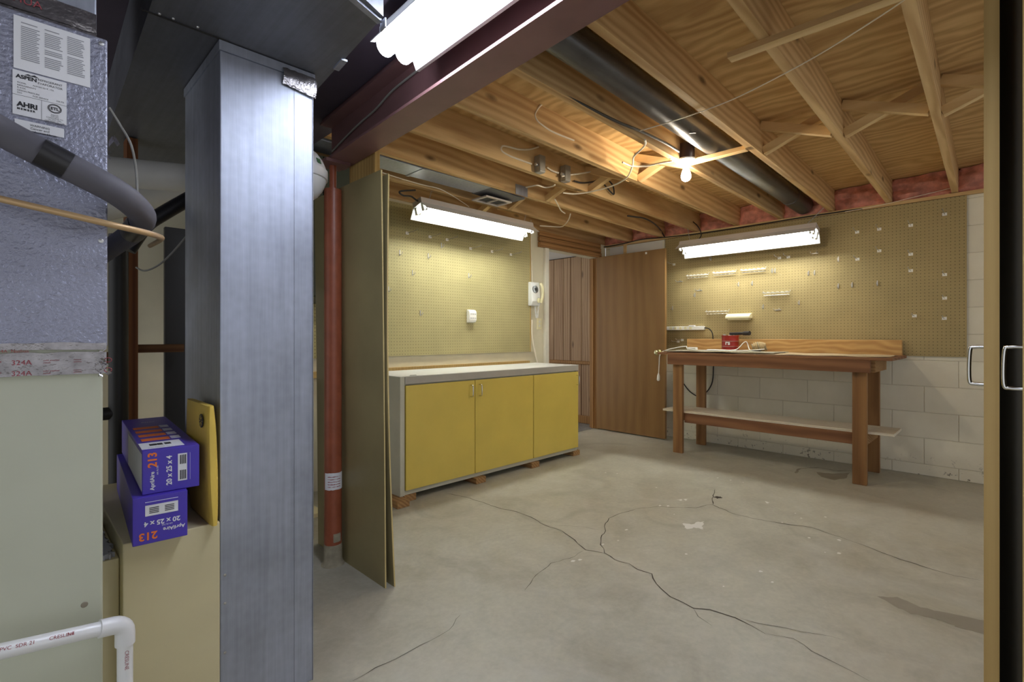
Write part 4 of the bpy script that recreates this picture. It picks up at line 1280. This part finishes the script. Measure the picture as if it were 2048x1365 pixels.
# blue filter boxes
def filter_box(label, fl, w, h, L, ang, lay):
    root = thing('filter_box', label, 'box', fl)
    ca, sa = math.cos(ang), math.sin(ang)
    u = Vector((ca, -sa, 0)); l = Vector((sa, ca, 0))
    P = lambda x, y, z: Vector(fl) + u * x + l * y + Z3 * z
    MB().obox(P(w / 2, L / 2, h / 2), u * w / 2, l * L / 2, Z3 * h / 2).build('carton', 'blue_box', root, bevel=.0015)
    if lay == 'top':
        uu_, vv_ = Z3, -u            # reads bottom to top
        org = lambda s, t: P(w * t, -.0008, h * s)
        text('AprilAire', .0125, org(.08, .20), uu_, vv_, 'print_white', root, bold=.0003)
        text('AIR FILTER', .005, org(.42, .27), uu_, vv_, 'print_white', root)
        text('213', .026, org(.60, .24), uu_, vv_, 'print_orange', root, bold=.0008)
        text('20 x 25 x 4', .0165, org(.14, .50), uu_, vv_, 'print_white', root, bold=.0005)
        MB().obox(P(w * .72, -.0005, h * .52), u * w * .11, l * .0004, Z3 * h * .32).build('white_label', 'print_white', root)
        MB().obox(P(w * .80, -.001, h * .52), u * w * .025, l * .0004, Z3 * h * .32).build('label_band', 'blue_box', root)
        for i in range(4):
            MB().obox(P(w * (.655 + .03 * i), -.001, h * .34), u * .0012, l * .0003, Z3 * .012).build('label_print', 'print_black', root)
            MB().obox(P(w * (.655 + .03 * i), -.001, h * .70), u * .0012, l * .0003, Z3 * .012).build('label_print', 'print_black', root)
        MB().obox(P(w * .38, .065, h + .0006), u * w * .37, l * .045, Z3 * .0005).build('white_label', 'print_white', root)
        for x, r in ((.24, .008), (.36, .006), (.5, .007)):
            MB().obox(P(w * x, .07, h + .0014), u * r, l * .012, Z3 * .0003).build('label_print', 'print_black', root)
        text('EASY INSTALL 213', .006, P(w * .12, .03, h + .0016), u, l, 'print_black', root)
        for i in range(4):
            MB().obox(P(w * .36, .16 + .075 * i, h + .0006), u * w * .26, l * .018, Z3 * .0005).build('orange_panel', 'print_orange', root)
            for j in range(4):
                MB().obox(P(w * .74, .147 + .075 * i + .012 * j, h + .0006), u * w * .09, l * .0025, Z3 * .0004).build('print_line', 'print_white', root)
        text('filter', .02, P(w * .35, .50, h + .001), u, l, 'print_white', root)
        MB().obox(P(-.0006, L * .3, h * .5), l * L * .29, u * .0004, Z3 * h * .42).build('end_flap', 'blue_side', root)
    else:
        uu_, vv_ = -u, -Z3           # upside down
        org = lambda s, t: P(w * s, -.0008, h * t)
        text('AprilAire', .0125, org(.95, .28), uu_, vv_, 'print_white', root, bold=.0003)
        text('AIR FILTER', .005, org(.72, .36), uu_, vv_, 'print_white', root)
        text('213', .026, org(.44, .24), uu_, vv_, 'print_orange', root, bold=.0008)
        text('20 x 25 x 4', .0165, org(.86, .47), uu_, vv_, 'print_white', root, bold=.0005)
        MB().obox(P(w * .52, -.0005, h * .74), u * w * .30, l * .0004, Z3 * h * .15).build('white_label', 'print_white', root)
        MB().obox(P(w * .52, -.001, h * .85), u * w * .30, l * .0004, Z3 * h * .03).build('label_band', 'blue_box', root)
        for i in range(4):
            for x in (.38, .66):
                MB().obox(P(w * x, -.001, h * (.65 + .035 * i)), u * .010, l * .0003, Z3 * .001).build('label_print', 'print_black', root)
filter_box('blue air filter carton lying upside down on the beige box, underneath the other', (.214, 1.535, .5775), .115, .118, .62, .07, 'low')
filter_box('blue air filter carton stacked on top of the other carton', (.236, 1.552, .6965), .124, .111, .62, .06, 'top')
# yellow padded mailer
ml = MB()
nx_, nz_ = 8, 12
x0, y0, y1, z0, z1 = .376, 1.545, 1.79, .578, .905
for i in range(nz_ + 1):
    q = i / nz_
    hw = .0175 * (math.sin(math.pi * (.06 + .88 * q)) ** .35)
    cxm = .392 + .006 * (1 - q)
    for j in range(20):
        a = 2 * math.pi * j / 20
        yy = (y0 + y1) / 2 + (y1 - y0) / 2 * (abs(math.cos(a)) ** .25) * math.copysign(1, math.cos(a))
        xx = cxm + hw * (abs(math.sin(a)) ** .6) * math.copysign(1, math.sin(a)) * .9
        ml.v.append(Vector((xx, yy + .01 * q, z0 + (z1 - z0) * q + .006 * math.sin(a * 2 + i))) if 0 < i < nz_ else Vector((xx, yy + .01 * q, z0 + (z1 - z0) * q)))
for i in range(nz_):
    for j in range(20):
        a = i * 20 + j; b = i * 20 + (j + 1) % 20
        ml.f.append([a, b, b + 20, a + 20])
ml.f.append(list(range(20))[::-1]); ml.f.append([nz_ * 20 + j for j in range(20)])
mlr = thing('padded_mailer', 'yellow padded mailer standing upright against the galvanized duct', 'envelope', (.39, 1.66, .578))
ml.build('envelope', 'mailer', mlr, smooth=True)
MB().lathe([(.019, 0), (.019, .0012), (.0, .0014)], (.3775, 1.60, .862), Vector((-1, 0, 0)), 20).build('round_emblem', 'print_black', mlr)
for i in range(8):
    a = i * math.pi / 4
    MB().bar((.3759, 1.60 + .005 * math.cos(a), .862 + .005 * math.sin(a)), (.3759, 1.60 + .016 * math.cos(a), .862 + .016 * math.sin(a)), .0014, .0004, X3).build('emblem_ray', 'mailer', mlr)
# papers left of the cartons
o = wavy(.152, .190, 1.63, 1.95, .5305, .0008, .012, 'paper_stack', 'paper_grey', 9)
tag(o, 'grey stack of papers tucked between furnace and blue cartons', 'papers')

# ================================================================== PIPES BETWEEN FURNACE AND DUCT
su = thing('insulated_pipe', 'grey foam-insulated refrigerant pipe crossing the furnace coil case', 'pipe', at(230, 385, .001))
pth = bez([at(-80, 212, .00083), at(0, 262, .00088), at(120, 325, .00093), at(225, 380, .00099), at(272, 415, .00106), at(285, 440, .00117), at(262, 468, .0013), at(228, 492, .00142), at(190, 520, .0016)], 6)
MB().tube(pth, .0262, 20).build('foam_sleeve', 'foam', su, smooth=True)
MB().tube([at(78, 303, .000907), at(135, 333, .000937)], .0268, 20).build('tape_band', 'black_tape', su, smooth=True)
MB().tube([at(284, 443, .00118), at(266, 464, .00128)], .0275, 18).build('tape_band', 'black_tape', su, smooth=True)
cord('copper_line', 'thin tan liquid line running below the insulated pipe', [at(-60, 384, .00087), at(0, 398, .00089), at(100, 421, .00092), at(220, 449, .00097), at(285, 464, .00103), at(316, 473, .00111), at(322, 479, .0013), at(300, 492, .0015)], .0063, 'copper', 'pipe', 12)
for lab, pts, r in (('white PVC flue pipe running level behind the furnace, the upper one', [at(185, 340, .00172), at(295, 350, .00181), at(405, 359, .0019)], .051),
                    ('white PVC intake pipe slanting just below the upper flue pipe', [onY(u, v, 2.46) for u, v in ((150, 430), (250, 408), (330, 388), (420, 362))], .047)):
    fp = thing('flue_pipe', lab, 'pipe', pts[1])
    MB().tube(bez(pts, 3), r, 24).build('pipe_run', 'pvc_dim', fp, smooth=True)
    m_ = pts[-1]
    q_ = m_ - (pts[-1] - pts[-2]) * .05
    MB().tube([q_ + Z3 * r, Vector((q_.x, q_.y, 1.934 if q_.x < .75 else 2.15))], .006, 6).build('hanger_strap', 'zinc', fp)
cord('insulated_branch', 'dark insulated pipe rising behind the upright duct', [onY(u, v, 2.06) for u, v in ((255, 500), (290, 452), (330, 425), (400, 385))], .024, 'black_tape', 'pipe', 16)
cord('thermostat_wire', 'grey thermostat wire hanging in front of the white flue pipes', [at(218, 215, .00125), at(240, 250, .00127), at(262, 290, .00128), at(272, 340, .0013), at(275, 395, .0013)], .003, 'wire_grey', 'wire')
cord('thermostat_wire', 'loose grey wire looping beneath the insulated pipe', [at(375, 470, .0017), at(345, 505, .0017), at(318, 530, .0017), at(290, 542, .0017), at(272, 535, .0017)], .003, 'wire_grey', 'wire')
cord('drain_stack', 'black drain stack standing behind the furnace beside the wooden stud', [at(237, 470, .0019) * 1, Vector((at(237, 900, .0019).x, at(237, 900, .0019).y, 0))], .031, 'black_pipe', 'pipe', 20, sm=1)
dp = at(237, 826, .0019)
cord('drain_branch', 'black drain branch pipe teeing into the stack', [dp, dp + Vector((-.16, -.0, 0))], .024, 'black_pipe', 'pipe', 16, sm=1)
stY = 2.62
st = at(265, 671, stY / ray(265, 671).y)
fr = thing('stud_frame', 'rough wooden stud and cross brace behind the furnace', 'framing', (st.x, stY, 0))
MB().box(st.x - .019, st.x + .019, stY, stY + .088, 0, 1.93).build('stud', 'stud', fr)
MB().box(st.x + .02, st.x + .19, stY + .02, stY + .058, 1.025, 1.06).build('cross_brace', 'studX', fr)
MB().box(st.x - .10, st.x - .02, stY + .02, stY + .058, .985, 1.03).build('cross_brace', 'studX', fr)

# dark upright behind the duct
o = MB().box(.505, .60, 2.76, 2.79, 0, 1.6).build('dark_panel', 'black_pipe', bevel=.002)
tag(o, 'dark upright panel behind the upright duct', 'board')

# grey standpipe, platform, green wall cabinet, expansion tank seen beside the column
gp = Vector((1.118, 2.70, 0))
gt = thing('standpipe', 'grey standpipe showing in the gap between duct and red column', 'pipe', gp)
MB().cyl(gp, gp + Z3 * .86, .05, 24).build('lower_pipe', 'grey_tank', gt, smooth=True)
MB().cyl(gp + Z3 * .86, gp + Z3 * 1.34, .044, 24).build('upper_pipe', 'tank_white', gt, smooth=True)
pf = thing('low_platform', 'cream painted low platform on blocks behind the red column', 'platform', (.9, 3.1, 0))
MB().box(.5, 1.28, 2.80, 3.44, .065, .088).build('deck', 'cabinet_beige', pf, bevel=.002)
for x in (.6, 1.1):
    MB().box(x, x + .08, 2.86, 3.40, 0, .065).build('support', 'block', pf)
gc = thing('wall_cabinet', 'dark green wall cabinet above the pegboard edge behind the column', 'cabinet', (1.27, 3.1, 1.32))
MB().box(.95, 1.60, 2.82, W1 - .022, 1.32, 2.135).build('body', 'dark_green', gc, bevel=.003)
for x0_, x1_ in ((.955, 1.272), (1.277, 1.595)):
    dr = MB().box(x0_, x1_, 2.806, 2.819, 1.325, 2.13).build('door', 'dark_green', gc, bevel=.003)
    MB().cyl(((x0_ + x1_) / 2, 2.806, 1.40), ((x0_ + x1_) / 2, 2.788, 1.40), .012, 14).build('knob', 'steel_box', dr, smooth=True)
tc_ = at(591, 348, .0021)
et = thing('expansion_tank', 'white domed expansion tank with a band, half hidden by the upright duct', 'tank', tc_ - Z3 * .12)
R0 = .124
MB().lathe([(R0 * math.sin(q) if 0 < i < 12 else 0, -R0 * 1.0 * math.cos(q)) for i, q in enumerate([j * math.pi / 12 for j in range(13)])], tc_, Z3, 32).build('shell', 'tank_white', et, smooth=True)
MB().lathe([(R0 * .99, -.02), (R0 + .004, -.018), (R0 + .004, .018), (R0 * .99, .02)], tc_, Z3, 32).build('band', 'tank_white', et, smooth=True)
MB().cyl(tc_ + Z3 * R0 * .97, Vector((tc_.x, tc_.y, 2.15)), .012, 14).build('threaded_stem', 'steel_box', et, smooth=True)
dvv = (Vector((0, 0, H)) - tc_).normalized()
sd = Vector((dvv.y, -dvv.x, 0)).normalized()
if sd.dot(Vector((1, -1, 0))) < 0: sd = -sd
pt = (dvv * .62 + sd * .68 + Z3 * .5).normalized()
MB().obox(tc_ + pt * (R0 + .001), pt.cross(Z3).normalized() * .011, pt.cross(pt.cross(Z3)).normalized() * .011, pt * .0008).build('green_sticker', 'green_tag', et)
# clear plastic hook cup
hk = onY(637, 638, yl - .01)
o = MB().lathe([(.022, -.02), (.028, -.01), (.03, .02), (.024, .02), (.022, -.005)], hk - Y3 * .03, Z3, 16).build('peg_cup', 'print_white', smooth=True)
tag(o, 'small clear-white cup hung on the pegboard left of the red column', 'cup')

# ================================================================== TWO OPEN DOORS AT THE RIGHT
ddir = Vector((2231, -221, 0)).normalized()
dth = Vector((ddir.y, -ddir.x, 0))
if dth.y > 0:
    dth = -dth
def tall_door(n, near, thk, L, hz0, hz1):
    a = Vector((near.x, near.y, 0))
    o = MB().obox(a + ddir * L / 2 + dth * thk / 2 + Z3 * 1.05, ddir * (L / 2 - .0015), dth * thk / 2, Z3 * 1.05).build('door_%d' % n, 'doorshade')
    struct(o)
    MB().obox(a + ddir * .0008 + dth * thk / 2 + Z3 * 1.05, ddir * .0008, dth * (thk / 2 + .0004), Z3 * 1.05).build('door_edge', 'edgewood', o)
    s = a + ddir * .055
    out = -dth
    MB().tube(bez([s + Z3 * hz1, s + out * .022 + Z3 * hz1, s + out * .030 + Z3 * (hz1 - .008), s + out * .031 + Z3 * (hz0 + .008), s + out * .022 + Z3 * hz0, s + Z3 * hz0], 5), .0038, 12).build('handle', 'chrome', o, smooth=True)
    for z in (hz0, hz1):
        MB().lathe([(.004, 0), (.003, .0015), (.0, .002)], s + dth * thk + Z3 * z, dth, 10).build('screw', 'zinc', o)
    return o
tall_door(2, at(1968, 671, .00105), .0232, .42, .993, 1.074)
tall_door(3, at(2046, 671, .00092), .0232, .42, .997, 1.077)
